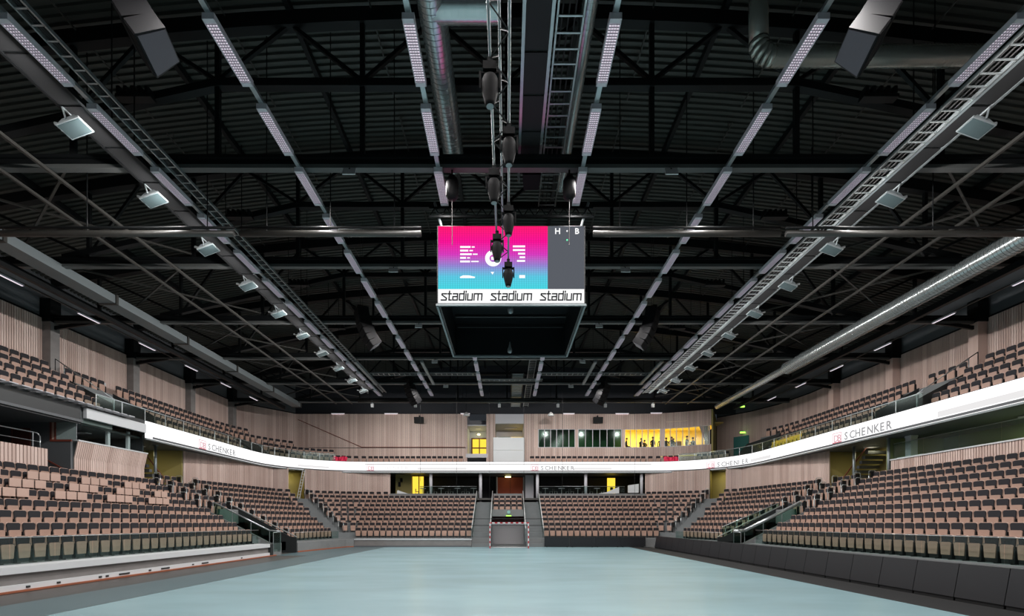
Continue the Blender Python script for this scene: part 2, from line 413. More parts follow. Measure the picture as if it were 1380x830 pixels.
# round black light bars hung across the hall
for n_, (y, z, segs, wh) in enumerate(((16.3, 11.8, ((-19.1, -9.2), (-9.0, -2.9), (2.9, 9.2), (9.4, 19.3)), 'between scoreboard trusses'), (43.8, 13.0, ((-13.5, 14.0),), 'in front of the timber end wall'))):
    for q, (a, b) in enumerate(segs):
        t = thing('light_bar', 'round dark light bar across the hall, %s%s' % (wh, '' if len(segs) == 1 else ', ' + ['over desk stand', 'beside scoreboard, desk-stand side', 'beside scoreboard, black-board side', 'over black-board stand'][q]), 'light bar', (a, y, z))
        MB().tube((a, y, z), (b, y, z), 0.1, 10).build('bar', 'steel_brace', t, True)
        MB().tube((a, y, z + 0.2), (b, y, z + 0.2), 0.045, 8).build('upper_bar', 'steel_black', t, True)
        k = 6 if b - a > 20 else 2
        for i in range(k + 1):
            x = a + 0.9 + (b - a - 1.8) * i / k
            MB().tube((x, y, z), (x, y, roof_z(x)), 0.018, 5).build('hanger', 'steel_black', t)

# ================================================================== LINEAR LIGHTS
LX = [-10.97, -6.49, -2.15, 2.36, 6.87, 11.19]
LZ = 13.02
ROWN = ['outermost desk-side row', 'middle desk-side row', 'innermost desk-side row', 'innermost board-side row', 'middle board-side row', 'outermost board-side row']
def linear_light():
    t = thing('strip_light', 'x', 'ceiling light', (0, 0, 0), 'louvred strip lights')
    L, hw = 0.82, 0.135
    mb = MB(); mb.box(-hw, hw, -L, L, 0.02, 0.11)
    mb.box(-hw, -hw + 0.018, -L, L, -0.03, 0.02); mb.box(hw - 0.018, hw, -L, L, -0.03, 0.02)
    mb.box(-hw, hw, -L, -L + 0.1, -0.03, 0.02); mb.box(-hw, hw, L - 0.1, L, -0.03, 0.02)
    mb.build('housing', 'lamp_shell', t)
    MB().box(-hw + 0.018, hw - 0.018, -L + 0.1, L - 0.1, 0.005, 0.019).build('tube_tray', 'lamp_face', t)
    g = MB()
    for i in range(3):
        x = -hw + 0.018 + (2 * hw - 0.036) * (i + 1) / 4; g.box(x - 0.004, x + 0.004, -L + 0.1, L - 0.1, -0.03, 0.005)
    for i in range(22):
        y = -L + 0.1 + (2 * L - 0.2) * (i + 0.5) / 22; g.box(-hw + 0.018, hw - 0.018, y - 0.004, y + 0.004, -0.03, 0.005)
    stuff(g.build('louvre', 'lamp_grid', t))
    ld = bpy.data.lights.new('strip_lamp', 'AREA'); ld.shape = 'RECTANGLE'; ld.size = 0.2; ld.size_y = 1.4
    ld.energy = LAMP_W; ld.color = (1.0, 0.965, 0.95); ld.spread = R(112)
    lo = bpy.data.objects.new('tube_lamp', ld); C.objects.link(lo); lo.parent = t; lo.location = (0, 0, -0.13)
    return t
proto = linear_light(); first = True
ldo = bpy.data.lights['strip_lamp'].copy(); ldo.energy = LAMP_OUT_W; ldo.spread = R(180)
bpy.data.lights['strip_lamp'].size_y = 1.3; bpy.data.lights['strip_lamp'].spread = R(104)     # outer-row lamps get an added outward tilt, to brighten stands and walls
PITCH = 2.28
LIGHT_Y = [40.95 - PITCH * i for i in range(18)]
for r, x in enumerate(LX):
    for i, y in enumerate(LIGHT_Y):
        if 2 <= r <= 3 and 16.2 < y < 22.4: continue                   # the scoreboard hangs here
        lab = 'white louvred strip light in the %s, %s from the end wall' % (ROWN[r], nth(i + 1))
        if first: o = proto; o.location = (x, y, LZ); o['label'] = lab; first = False
        else: o = dup(proto, (x, y, LZ), 0, lab)
        lamp = [c for c in o.children if c.type == 'LIGHT'][0]
        if r in (0, 5): lamp.data = ldo; lamp.rotation_euler = (0, R(52) if r == 0 else R(-52), 0); lamp.location = (-0.1 if r == 0 else 0.1, 0, -0.25)
        else: lamp.rotation_euler = (0, 0, 0); lamp.location = (0, 0, -0.13)
    t = thing('light_rail', 'galvanised mounting rail carrying the %s of strip lights' % ROWN[r], 'rail', (x, 40, LZ + 0.1))
    segs = [(1.2, 42.4)] if r not in (2, 3) else [(1.2, 16.3), (22.0, 42.4)]
    for a, b in segs: MB().box(x - 0.06, x + 0.06, a, b, LZ + 0.112, LZ + 0.2).build('rail_profile', 'galv', t)
    for y in TY:
        MB().tube((x, y + 0.3, LZ + 0.2), (x, y + 0.3, TIE + 0.5), 0.02, 5).build('hanger', 'steel_black', t)

# ================================================================== CABLE LADDERS, CATWALKS, FLOODLIGHTS
def ladder(x, wd, y0, y1, z, label, step=0.36, along='y'):
    t = thing('cable_ladder', label, 'cable ladder', (x, y0, z))
    def P(u, v): return (x + u, v) if along == 'y' else (v, y0 + u)
    lo, hi = (y0, y1)
    for s in (-1, 1):
        mb = MB()
        if along == 'y': mb.box(x + s * wd / 2 - 0.02, x + s * wd / 2 + 0.02, y0, y1, z, z + 0.09)
        else: mb.box(y0, y1, x + s * wd / 2 - 0.02, x + s * wd / 2 + 0.02, z, z + 0.09)
        mb.build('side_rail', 'galv', t)
    n = int((y1 - y0) / step)
    for i in range(n):
        v = y0 + (i + 0.5) * step
        mb = MB()
        if along == 'y': mb.box(x - wd / 2, x + wd / 2, v - 0.02, v + 0.02, z, z + 0.025)
        else: mb.box(v - 0.02, v + 0.02, x - wd / 2, x + wd / 2, z, z + 0.025)
        mb.build('rung', 'galv', t)
    mb = MB()
    for q in range(3):
        o_ = -wd / 2 + 0.08 + (wd - 0.16) * (q + 0.2) / 3
        if along == 'y': mb.tube((x + o_, y0, z + 0.05), (x + o_, y1, z + 0.05), 0.022, 6)
        else: mb.tube((y0, x + o_, z + 0.05), (y1, x + o_, z + 0.05), 0.022, 6)
    mb.build('cable_bundle', 'cord_black', t)
    for v in (y0 + 0.3, (y0 + y1) / 2, y1 - 0.3):
        q = (x + wd / 2 + 0.03, v) if along == 'y' else (v, x + wd / 2 + 0.03)
        MB().tube((*q, z), (*q, roof_z(q[0]) - 0.02), 0.014, 5).build('hanger', 'steel_black', t)
    return t
ladder(LX[0] + 0.45, 0.3, 8.5, 41.5, LZ + 0.18, 'narrow galvanised cable ladder beside strip lights on the desk-stand side')
ladder(LX[5] + 0.72, 0.55, 8.5, 41.5, LZ + 0.1, 'wide galvanised cable ladder beside strip lights on the black-board side')
ladder(1.5, 0.62, 6, 18.6, 14.0, 'galvanised cable ladder beside central walkway above scoreboard', 0.4)
ladder(1.9, 0.5, 34, 49.5, 13.9, 'galvanised cable ladder running from far gantry to the end wall', 0.4)
ladder(36.9, 0.5, -10.4, -2.2, 13.35, 'cross cable ladder under far trusses on the desk-stand side', 0.4, 'x')
ladder(36.9, 0.5, 2.4, 10.8, 13.35, 'cross cable ladder under far trusses on the black-board side', 0.4, 'x')
ladder(37.6, 0.4, -2.0, 2.75, 13.1, 'short cross cable ladder under far trusses on the centre line', 0.4, 'x')
def catwalk(x, wd, y0, y1, z, label, plate='cat_plate', edge='galv_dull', step=1.45):
    t = thing('catwalk', label, 'catwalk', (x, y0, z))
    n = int((y1 - y0) / step)
    for i in range(n):
        a = y0 + i * step
        MB().box(x - wd / 2 + 0.05, x + wd / 2 - 0.05, a + 0.04, a + step - 0.04, z, z + 0.03).build('deck_plate', plate, t)
        MB().box(x - wd / 2, x + wd / 2, a - 0.03, a + 0.03, z + 0.03, z + 0.1).build('crossbar', 'steel_black', t)
    for s in (-1, 1):
        MB().box(x + s * wd / 2 - 0.04, x + s * wd / 2 + 0.04, y0, y1, z - 0.01, z + 0.1).build('edge_channel', edge, t)
    k = int((y1 - y0) / 5.9)
    for i in range(k + 1):
        for s in (-1, 1): MB().tube((x + s * (wd / 2 + 0.01), y0 + 0.2 + i * 5.9, z + 0.1), (x + s * (wd / 2 + 0.01), y0 + 0.2 + i * 5.9, roof_z(x) - 0.1), 0.018, 5).build('hanger', 'steel_black', t)
catwalk(LX[0] - 0.62, 0.66, 8.5, 41.5, LZ + 0.12, 'dark plate catwalk beside outer strip lights on the desk-stand side', edge='steel_black')
catwalk(LX[5] + 1.4, 0.62, 8.5, 41.5, LZ + 0.12, 'dark plate catwalk with pale edges on the black-board side')
catwalk(0.74, 0.68, 6, 17.0, 14.0, 'central walkway with pale edge channels leading to the scoreboard', edge='galv', step=1.25)
o = thing('catwalk', 'ribbed metal walkway on the centre line at far end wall', 'catwalk', (0.85, 38, 13.8))
for i in range(20): MB().box(0.4, 1.3, 38.2 + i * 0.55, 38.6 + i * 0.55, 13.8, 13.84).build('deck_plate', 'galv_dull', o)
for s in (0.38, 1.32): MB().box(s - 0.04, s + 0.04, 38, 49.4, 13.78, 13.9).build('edge_channel', 'steel_black', o)

def floodlight():
    t = thing('floodlight', 'x', 'floodlight', (0, 0, 0), 'floodlights along the catwalks')
    def tilt(p): c, s = math.cos(R(20)), math.sin(R(20)); return (p[0] * c + p[2] * s, p[1], -p[0] * s + p[2] * c)
    mb = MB(); top = [(-0.2, -0.16, 0.2), (0.2, -0.16, 0.2), (0.2, 0.16, 0.2), (-0.2, 0.16, 0.2)]
    bot = [(-0.36, -0.27, -0.02), (0.36, -0.27, -0.02), (0.36, 0.27, -0.02), (-0.36, 0.27, -0.02)]
    mb.hexa([tilt(p) for p in bot + top]); mb.build('housing', 'galv_dull', t)
    mb = MB(); mb.hexa([tilt(p) for p in [(-0.39, -0.3, -0.07), (0.39, -0.3, -0.07), (0.39, 0.3, -0.07), (-0.39, 0.3, -0.07), (-0.39, -0.3, -0.02), (0.39, -0.3, -0.02), (0.39, 0.3, -0.02), (-0.39, 0.3, -0.02)]])
    mb.build('front_frame', 'galv', t)
    mb = MB(); mb.hexa([tilt(p) for p in [(-0.35, -0.26, -0.078), (0.35, -0.26, -0.078), (0.35, 0.26, -0.078), (-0.35, 0.26, -0.078), (-0.35, -0.26, -0.07), (0.35, -0.26, -0.07), (0.35, 0.26, -0.07), (-0.35, 0.26, -0.07)]])
    mb.build('front_glass', 'flood_glass', t)
    mb = MB(); mb.beam((0.0, -0.31, 0.0), (0.1, -0.31, 0.34), 0.03, 0.05); mb.beam((0.0, 0.31, 0.0), (0.1, 0.31, 0.34), 0.03, 0.05); mb.beam((0.1, -0.33, 0.34), (0.1, 0.33, 0.34), 0.04, 0.05)
    mb.build('bracket', 'galv_dull', t)
    mb = MB(); mb.tube((0.36, 0, 0.02), (0.62, 0, 0.1), 0.05, 8); mb.build('knuckle', 'rail', t)
    return t
fp = floodlight(); fp.scale = (0.85, 0.85, 0.85); first = True
for s, x in ((-1, -11.75), (1, 12.75)):
    for i in range(10):
        y = 39.6 - i * 2.94
        lab = 'grey glass-fronted floodlight on the %s catwalk, %s from the end wall' % ('desk-stand' if s < 0 else 'black-board', nth(i + 1))
        rz = 0 if s > 0 else math.pi
        if first: o = fp; o.location = (x, y, 12.82); o.rotation_euler = (0, 0, rz); o['label'] = lab; first = False
        else: o = dup(fp, (x, y, 12.82), rz, lab)
# ================================================================== DUCTS
def ring_duct(mb, a, b, r, step=0.16, n=16):
    a, b = Vector(a), Vector(b); L = (b - a).length; k = max(1, int(L / step)); d = (b - a) / k
    for i in range(k):
        p = a + d * i
        mb.tube(p, p + d * 0.8, r, n, False); mb.tube(p + d * 0.8, p + d, r * 1.025, n, False)
def round_duct(name, label, runs, r, mname='duct', step=0.16):
    t = thing(name, label, 'duct', tuple(runs[0][0]))
    for a, b in runs:
        mb = MB(); ring_duct(mb, a, b, r, step); mb.tube(Vector(a), Vector(a) + (Vector(b) - Vector(a)) * 0.002, r * 0.99, 16); mb.tube(Vector(b) - (Vector(b) - Vector(a)) * 0.002, b, r * 0.99, 16)
        mb.build('duct_run', mname, t, True)
    return t
round_duct('ventilation_duct', 'large silver spiral duct along the centre line with two side branches', [((-1.9, 10.2, 15.1), (-1.9, 17.6, 15.1)), ((-1.9, 12.2, 15.1), (-0.2, 12.2, 15.1))], 0.36)
round_duct('ventilation_duct', 'thin silver branch duct joining the large central duct', [((-1.9, 17.6, 14.95), (-0.3, 17.6, 14.95))], 0.17)
round_duct('ventilation_duct', 'slim silver spiral duct beside the central cable ladder', [((2.08, 6, 15.1), (2.08, 18.8, 15.1))], 0.2)
round_duct('ventilation_duct', 'large silver spiral duct along the roof above black-board stand', [((20.0, 8, 13.1), (20.0, 34.5, 13.1))], 0.46)
round_duct('ventilation_duct', 'smaller silver duct continuing the large duct above black-board stand', [((20.0, 34.7, 13.1), (20.0, 46, 13.1))], 0.26)
d = round_duct('flexible_duct', 'crumpled foil duct crossing under the roof deck with bent end', [((7.8, 14.2, 15.75), (13.8, 14.2, 15.75))], 0.27, 'duct_flex', 0.11)
mb = MB()
for k in range(5):
    a0, a1 = R(90 * k / 5), R(90 * (k + 1) / 5)
    mb.tube((7.8 - 0.42 * math.sin(a0), 14.2, 16.17 - 0.42 * math.cos(a0)), (7.8 - 0.42 * math.sin(a1), 14.2, 16.17 - 0.42 * math.cos(a1)), 0.28, 14)
mb.tube((7.38, 14.2, 16.17), (7.38, 14.2, 18.3), 0.27, 14)
mb.build('duct_elbow', 'duct_flex', d, True)
# flat duct over the other stand
t = thing('flat_duct', 'long flat grey sheet metal duct along roof above the desk stand', 'duct', (-19.9, 8, 13.0))
for k in range(7):
    MB().box(-20.3, -19.5, 8 + k * 5.4, 13.3 + k * 5.4, 12.98, 13.38).build('duct_section', 'galv_dull', t)
    MB().box(-20.36, -19.44, 13.28 + k * 5.4, 13.42 + k * 5.4, 12.94, 13.42).build('flange', 'steel_brace', t)
for x, nm in ((-21.2, 'steel edge beam above the desk stand'), (21.6, 'steel edge beam above the black-board stand')):
    o = MB().beam((x, 5, 12.95), (x, 46, 12.95), 0.22, 0.3).build('edge_beam', 'steel_black', o=(x, 25, 12.95)); tag(o, 'long black ' + nm, 'beam')

# ================================================================== WALL STRIP LIGHTS ON A CONDUIT
for s, x in ((-1, -22.9), (1, 23.9)):
    sd = 'desk-stand' if s < 0 else 'black-board'
    o = MB().beam((x, 8, 13.36), (x, 47, 13.36), 0.06, 0.06).build('conduit', 'steel_brace', o=(x, 27, 13.36)); tag(o, 'long grey lamp conduit beside the %s side wall' % sd, 'conduit')
    for i in range(7):
        y = 43.7 - i * 4.3
        t = thing('batten_lamp', 'slim white batten lamp on the %s wall conduit, %s from end wall' % (sd, nth(i + 1)), 'lamp', (x, y, 13.28), 'batten lamps along the side walls')
        MB().box(x - 0.05, x + 0.05, y - 0.7, y + 0.7, 13.25, 13.33).build('body', 'lamp_shell', t)
        MB().box(x - 0.04, x + 0.04, y - 0.66, y + 0.66, 13.23, 13.25).build('diffuser', 'lamp_face', t)
        ld = bpy.data.lights.new('batten_tube', 'AREA'); ld.shape = 'RECTANGLE'; ld.size = 0.08; ld.size_y = 1.3; ld.energy = STRIP_W; ld.spread = R(150); ld.color = (1.0, 0.95, 0.9)
        lo = bpy.data.objects.new('batten_tube', ld); C.objects.link(lo); lo.parent = t; lo.location = (0, 0, -0.06)

# ================================================================== LINE ARRAYS AND SMALL SPEAKERS
def line_array(n=6, sc=1.0):
    t = thing('line_array', 'x', 'loudspeaker', (0, 0, 0), 'hung line arrays')
    y, z, a = 0.0, 1.75 * sc, 0.0                     # built facing -y, hanging point above
    z = 2.0; ang = R(2)
    p = Vector((0, 0, 2.0))
    for i in range(n):
        h = 0.33; ang += R(6.0)
        c, s = math.cos(ang), math.sin(ang)
        def T(u, v, w_): return (u, p.y + v * c - w_ * s, p.z + w_ * c + v * s)
        b = [(-0.5, -0.3, -h), (0.5, -0.3, -h), (0.38, 0.3, -h), (-0.38, 0.3, -h), (-0.5, -0.3, 0), (0.5, -0.3, 0), (0.38, 0.3, 0), (-0.38, 0.3, 0)]
        cab = MB().hexa([T(*q) for q in b]).build('cabinet', 'speaker_black', t)
        g = [(-0.48, -0.325, -h + 0.015), (0.48, -0.325, -h + 0.015), (0.48, -0.3, -h + 0.015), (-0.48, -0.3, -h + 0.015), (-0.48, -0.325, -0.015), (0.48, -0.325, -0.015), (0.48, -0.3, -0.015), (-0.48, -0.3, -0.015)]
        MB().hexa([T(*q) for q in g]).build('grille', 'speaker_grille', cab)
        p0 = p; p = Vector(T(0, 0, -h - 0.01))
    b = [(-0.45, -0.28, -h - 0.012), (0.45, -0.28, -h - 0.012), (0.35, 0.28, -h - 0.012), (-0.35, 0.28, -h - 0.012), (-0.45, -0.28, -h), (0.45, -0.28, -h), (0.35, 0.28, -h), (-0.35, 0.28, -h)]
    p = p0; MB().hexa([T(*q) for q in b]).build('base_plate', 'speaker_base', t)
    MB().box(-0.4, 0.4, -0.3, 0.3, 2.02, 2.1).build('fly_frame', 'steel_black', t)
    mb = MB()
    for x in (-0.3, 0.3): mb.tube((x, 0, 2.1), (x, 0, 6.73), 0.015, 5)
    mb.build('chain', 'steel_black', t)
    return t
la = line_array(); first = True
for s in (-1, 1):
    for i, (y, rz) in enumerate(((9.9, 75), (26.6, 62), (39.4, 50))):
        lab = 'black line array loudspeaker hung on the %s side, %s' % ('desk-stand' if s < 0 else 'black-board', ['over the court in front of scoreboard', 'just past the scoreboard', 'close to the end wall'][i])
        L = (s * 8.0, y, 11.75); rot = R(-rz) * (1 if s < 0 else -1)
        if first: la.location = L; la.rotation_euler = (0, 0, rot); la['label'] = lab; first = False
        else: dup(la, L, rot, lab)
# white box projectors under the ties
for s in (-1, 1):
    for k, y in enumerate(TY[1:6]):
        x = s * 5.05 + 0.1
        t = thing('white_reflector', 'small white reflector plate under the %s truss from end wall, %s side' % (nth(6 - k), 'desk-stand' if s < 0 else 'black-board'), 'reflector', (x, y, TIE - 0.4), 'white plates under the trusses')
        mb = MB(); mb.hexa([(x - 0.2, y - 0.3, 12.95), (x + 0.2, y - 0.3, 12.95), (x + 0.2, y - 0.2, 13.22), (x - 0.2, y - 0.2, 13.22), (x - 0.2, y - 0.27, 12.94), (x + 0.2, y - 0.27, 12.94), (x + 0.2, y - 0.17, 13.21), (x - 0.2, y - 0.17, 13.21)])
        mb.build('plate', 'white_box', t)
        mb = MB(); mb.tube((x, y - 0.22, 13.15), (x, y - 0.1, 13.3), 0.03, 6); mb.build('bracket', 'steel_black', t)
# slotted junction boxes on the middle chords
for s in (-1, 1):
    for k, y in enumerate(TY[1:5]):
        x = s * 11.6; z = MID - 2.4 * 0.223
        t = thing('cable_box', 'black slotted cable box on the %s truss from end wall, %s side' % (nth(6 - k), 'desk-stand' if s < 0 else 'black-board'), 'cable box', (x, y, z), 'slotted cable boxes on the trusses')
        MB().box(x - 0.55, x + 0.55, y - 0.42, y - 0.16, z - 0.2, z - 0.1).build('tray', 'steel_black', t)
        for q in range(5): MB().box(x - 0.5 + q * 0.22, x - 0.4 + q * 0.22, y - 0.44, y - 0.14, z - 0.1, z + 0.12).build('rib', 'steel_black', t)
# small spotlights on the far light bar and dome cameras
for i, x in enumerate((-12.2, -8.3, -0.7, 4.6, 8.9, 13.2)):
    t = thing('spotlight', 'small pale spotlight clamped on far light bar, %s from the desk-stand side' % nth(i + 1), 'spotlight', (x, 43.8, 12.6), 'spotlights on the far light bar')
    MB().box(x - 0.12, x + 0.12, 43.7, 43.9, 12.5, 12.8).build('body', 'white_box', t)
    MB().box(x - 0.05, x + 0.05, 43.72, 43.88, 12.8, 13.1).build('clamp', 'galv_dull', t)
    ld = bpy.data.lights.new('spot_lamp', 'AREA'); ld.shape = 'RECTANGLE'; ld.size = 0.2; ld.size_y = 0.2; ld.energy = SPOT_W; ld.spread = R(130); ld.color = (1.0, 0.96, 0.92)
    lo = bpy.data.objects.new('spot_lamp', ld); C.objects.link(lo); lo.parent = t; lo.location = (0, 0.12, 0.05); lo.rotation_euler = (R(62), 0, 0)
for x, sd in ((-4.0, 'desk-stand'), (4.3, 'black-board')):
    t = thing('dome_spot', 'pale downward cone lamp before end wall, %s side' % sd, 'lamp', (x, 47.5, 12.6))
    MB().lathe([(0.34, 0), (0.3, 0.12), (0.12, 0.3), (0.05, 0.36)], 12, (x, 47.5, 12.55)).build('shade', 'white_box', t, True)
    MB().tube((x, 47.5, 12.9), (x, 47.5, roof_z(x)), 0.02, 5).build('stem', 'steel_black', t)

# ================================================================== CENTRAL LIGHTING TRUSS WITH MOVING HEADS
t = thing('lighting_truss', 'flat lattice lighting truss running out in front of the scoreboard', 'lighting truss', (-0.14, 8, 10.8))
for x, nm in ((-0.32, 'chord'), (0.04, 'chord')):
    MB().tube((x, 6.5, 10.8), (x, 16.2, 10.8), 0.028, 8).build('chord', 'galv_dull', t, True)
MB().tube((-0.14, 6.5, 11.1), (-0.14, 16.2, 11.1), 0.025, 8).build('chord', 'galv_dull', t, True)
for i in range(19):
    y = 6.6 + i * 0.5; s = 1 if i % 2 else -1
    MB().tube((-0.14 - 0.18 * s, y, 10.8), (-0.14 + 0.18 * s, y + 0.5, 10.8), 0.014, 6).build('lacing', 'steel_black', t)
    MB().tube((-0.14 - 0.18 * s, y, 10.8), (-0.14, y + 0.25, 11.1), 0.012, 6).build('lacing', 'steel_black', t)
for y in (8.5, 12.2, 15.8):
    MB().tube((-0.14, y, 11.1), (-0.14, y, 17.9), 0.012, 5).build('hanger', 'steel_black', t)
def moving_head():
    t = thing('moving_head', 'x', 'stage light', (0, 0, 0), 'moving heads on the lighting truss')
    MB().box(-0.05, 0.05, -0.05, 0.05, -0.1, 0.03).build('clamp', 'steel_black', t)
    MB().box(-0.13, 0.13, -0.11, 0.11, -0.25, -0.1).build('base', 'fixture_black', t)
    for s in (-1, 1):
        mb = MB(); mb.prism([(0.06 * 1, -0.25), (-0.06, -0.25), (-0.07, -0.42), (-0.05, -0.56), (0.05, -0.56), (0.07, -0.42)], (0.035, 0, 0), (s * 0.185 - 0.0175, 0, 0), (0, 1, 0), (0, 0, 1)); mb.build('yoke_arm', 'fixture_black', t)
    MB().box(-0.2, 0.2, -0.05, 0.05, -0.28, -0.25).build('yoke_bridge', 'fixture_black', t)
    MB().lathe([(0.06, -0.29), (0.13, -0.33), (0.165, -0.42), (0.165, -0.52), (0.135, -0.66), (0.1, -0.8), (0.085, -0.86)], 16).build('lamp_head', 'fixture_black', t, True)
    MB().lathe([(0.07, -0.865), (0.07, -0.872)], 12).build('lens', 'galv_dull', t)
    return t
mh = moving_head()
for i, (x, y) in enumerate(((-0.32, 9.1), (0.04, 10.6), (-0.32, 11.85), (0.04, 13.2), (-0.3, 14.5), (0.04, 16.05))):
    lab = 'black moving head light hung on the lattice truss, %s out from the scoreboard' % nth(6 - i)
    if i == 0: mh.location = (x, y, 10.76); mh['label'] = lab
    else: dup(mh, (x, y, 10.76), 0, lab)
# speaker box hung near the walkway, dark motor boxes on the ties beside the scoreboard
t = thing('hung_loudspeaker', 'dark wedge loudspeaker hung under central walkway, lit pink by the screen', 'loudspeaker', (0.8, 15.9, 13.2))
MB().hexa([(0.5, 15.7, 13.35), (1.1, 15.7, 13.35), (1.05, 16.2, 13.2), (0.55, 16.2, 13.2), (0.5, 15.9, 13.95), (1.1, 15.9, 13.95), (1.05, 16.3, 13.8), (0.55, 16.3, 13.8)]).build('cabinet', 'speaker_grille', t)
MB().box(0.76, 0.84, 16.0, 16.08, 13.8, 14.05).build('bracket', 'steel_black', t)
for x, sd in ((-1.75, 'desk-stand'), (1.98, 'black-board')):
    t = thing('chain_hoist', 'black chain hoist under the first visible truss, %s side of scoreboard' % sd, 'hoist', (x, 15.4, 12.5))
    MB().lathe([(0.12, 0), (0.2, 0.1), (0.2, 0.6), (0.1, 0.75)], 10, (x, 15.4, 12.35)).build('motor', 'fixture_black', t, True)
    MB().tube((x, 15.4, 13.1), (x, 15.4, 13.28), 0.03, 6).build('hook', 'steel_black', t)
    MB().tube((x, 15.4, 10.9), (x, 15.4, 12.35), 0.012, 5).build('chain', 'steel_brace', t)

# ================================================================== SCOREBOARD CUBE
SX0, SX1, SY0, SY1, SZ0, SZ1 = -2.42, 2.7, 16.7, 21.9, 9.62, 12.32
t = thing('scoreboard', 'hanging scoreboard cube with pink and turquoise picture and white name strip', 'scoreboard', (0.14, 19.3, SZ0))
mb = MB()
mb.box(SX0, SX1, SY0 + 0.02, SY0 + 0.1, SZ0, SZ1); mb.box(SX0, SX1, SY1 - 0.1, SY1, SZ0, SZ1)
mb.box(SX0, SX0 + 0.1, SY0 + 0.1, SY1 - 0.1, SZ0, SZ1); mb.box(SX1 - 0.1, SX1, SY0 + 0.1, SY1 - 0.1, SZ0, SZ1)
mb.box(SX0 + 0.1, SX1 - 0.1, SY0 + 0.1, SY1 - 0.1, SZ0 + 1.4, SZ0 + 1.5)
mb.build('casing', 'cube_black', t)
mb = MB()
for x in (SX0, SX1):
    mb.beam((x, SY0, SZ0 - 0.03), (x, SY1, SZ0 - 0.03), 0.07, 0.07)
for y in (SY0 + 0.03, SY1): mb.beam((SX0, y, SZ0 - 0.03), (SX1, y, SZ0 - 0.03), 0.07, 0.07)
mb.build('bottom_frame', 'galv_dull', t)
for k in range(4): MB().beam((SX0 + 0.3, SY0 + 1.0 + k * 1.05, SZ0 + 0.9), (SX1 - 0.3, SY0 + 1.0 + k * 1.05, SZ0 + 0.9), 0.08, 0.1).build('inner_beam', 'cube_black', t)
for y in (SY0 + 0.55, SY1 - 0.6):
    q = MB().lathe([(0.03, 0), (0.09, 0.03), (0.1, 0.16), (0.05, 0.3), (0.02, 0.5)], 8, (0.12, y, SZ0 - 0.1)).build('camera', 'galv_dull', t, True)
xd = SX0 + 3.82                                                       # where the grey panel begins
zs = SZ0 + 0.5                                                        # top of the name strip
sy = SY0 + 0.02
MB().box(SX0 + 0.04, xd, sy - 0.03, sy, zs, SZ1 - 0.03).build('picture_screen', 'sign_picture', t)
gp = MB().box(xd, SX1 - 0.04, sy - 0.03, sy, zs, SZ1 - 0.03).build('score_screen', 'sign_grey', t)
st = MB().box(SX0 + 0.04, SX1 - 0.04, sy - 0.03, sy, SZ0 + 0.03, zs).build('name_strip', 'sign_white', t)
def put_text(s, size, mname, loc, parent, name='lettering', rz=0.0):
    me = text_mesh(s, size, mname); o = bpy.data.objects.new(name, me); C.objects.link(o)
    o.parent = parent; g = ORIGIN[parent.name]
    o.location = (loc[0] - g[0], loc[1] - g[1], loc[2] - g[2]); o.rotation_euler = (R(90), 0, rz); ORIGIN[o.name] = g
    return o
put_text('H', 0.28, 'sign_white', (xd + 0.24, sy - 0.04, SZ1 - 0.3), gp)
put_text('B', 0.28, 'sign_white', (xd + 0.93, sy - 0.04, SZ1 - 0.3), gp)
for z, mn_ in ((SZ1 - 0.2, 'sign_white'), (SZ1 - 0.51, 'sign_green')):
    MB().tube((xd + 0.67, sy - 0.045, z), (xd + 0.67, sy - 0.03, z), 0.028, 10).build('score_dot', mn_, gp)
LET = {'s': ([[(0.95, 1), (0.12, 1), (0.08, 0.82), (0.9, 0.3), (0.84, 0), (-0.08, 0)]], 1.2), 't': ([[(0.3, 1.42), (0.18, 0.0), (0.6, 0.0)], [(0.0, 1), (0.62, 1)]], 0.88),
       'a': ([[(0.1, 1), (0.92, 1), (0.84, 0), (0.0, 0), (0.04, 0.54), (0.88, 0.56)]], 1.2), 'd': ([[(0.92, 1), (0.1, 1), (0.02, 0), (0.82, 0)], [(0.96, 1.42), (0.84, 0)]], 1.2),
       'i': ([[(0.08, 1), (0.0, 0)], [(0.12, 1.42), (0.11, 1.26)]], 0.36), 'u': ([[(0.08, 1), (0.0, 0), (0.82, 0)], [(0.92, 1), (0.84, 0)]], 1.2), 'm': ([[(0.0, 0), (0.08, 1), (1.5, 1), (1.42, 0)], [(0.8, 1), (0.72, 0)]], 1.7)}
pic = t.children[-3] if False else [c for c in t.children if c.name.startswith('picture_screen')][0]
for k in range(3):
    x = SX0 + 0.16 + k * 1.71; h = 0.215; z0 = SZ0 + 0.12; mb = MB()
    for ch in 'stadium':
        strokes, adv = LET[ch]
        for st_ in strokes:
            for a, b in zip(st_, st_[1:]):
                pa = Vector((x + a[0] * h * 0.86, sy - 0.036, z0 + a[1] * h)); pb = Vector((x + b[0] * h * 0.86, sy - 0.036, z0 + b[1] * h))
                dd = (pb - pa).normalized() * 0.018; nn = Vector((-dd.z, 0, dd.x)).normalized() * 0.022; dy = Vector((0, 0.005, 0)); pa = pa - dd; pb = pb + dd
                mb.hexa([pa - nn - dy, pb - nn - dy, pb - nn + dy, pa - nn + dy, pa + nn - dy, pb + nn - dy, pb + nn + dy, pa + nn + dy])
        x += adv * h * 0.86
    mb.build('lettering', 'sign_ink', st)
mb = MB(); zz = zs + 1.42                                              # rows of small white print and the ring emblem
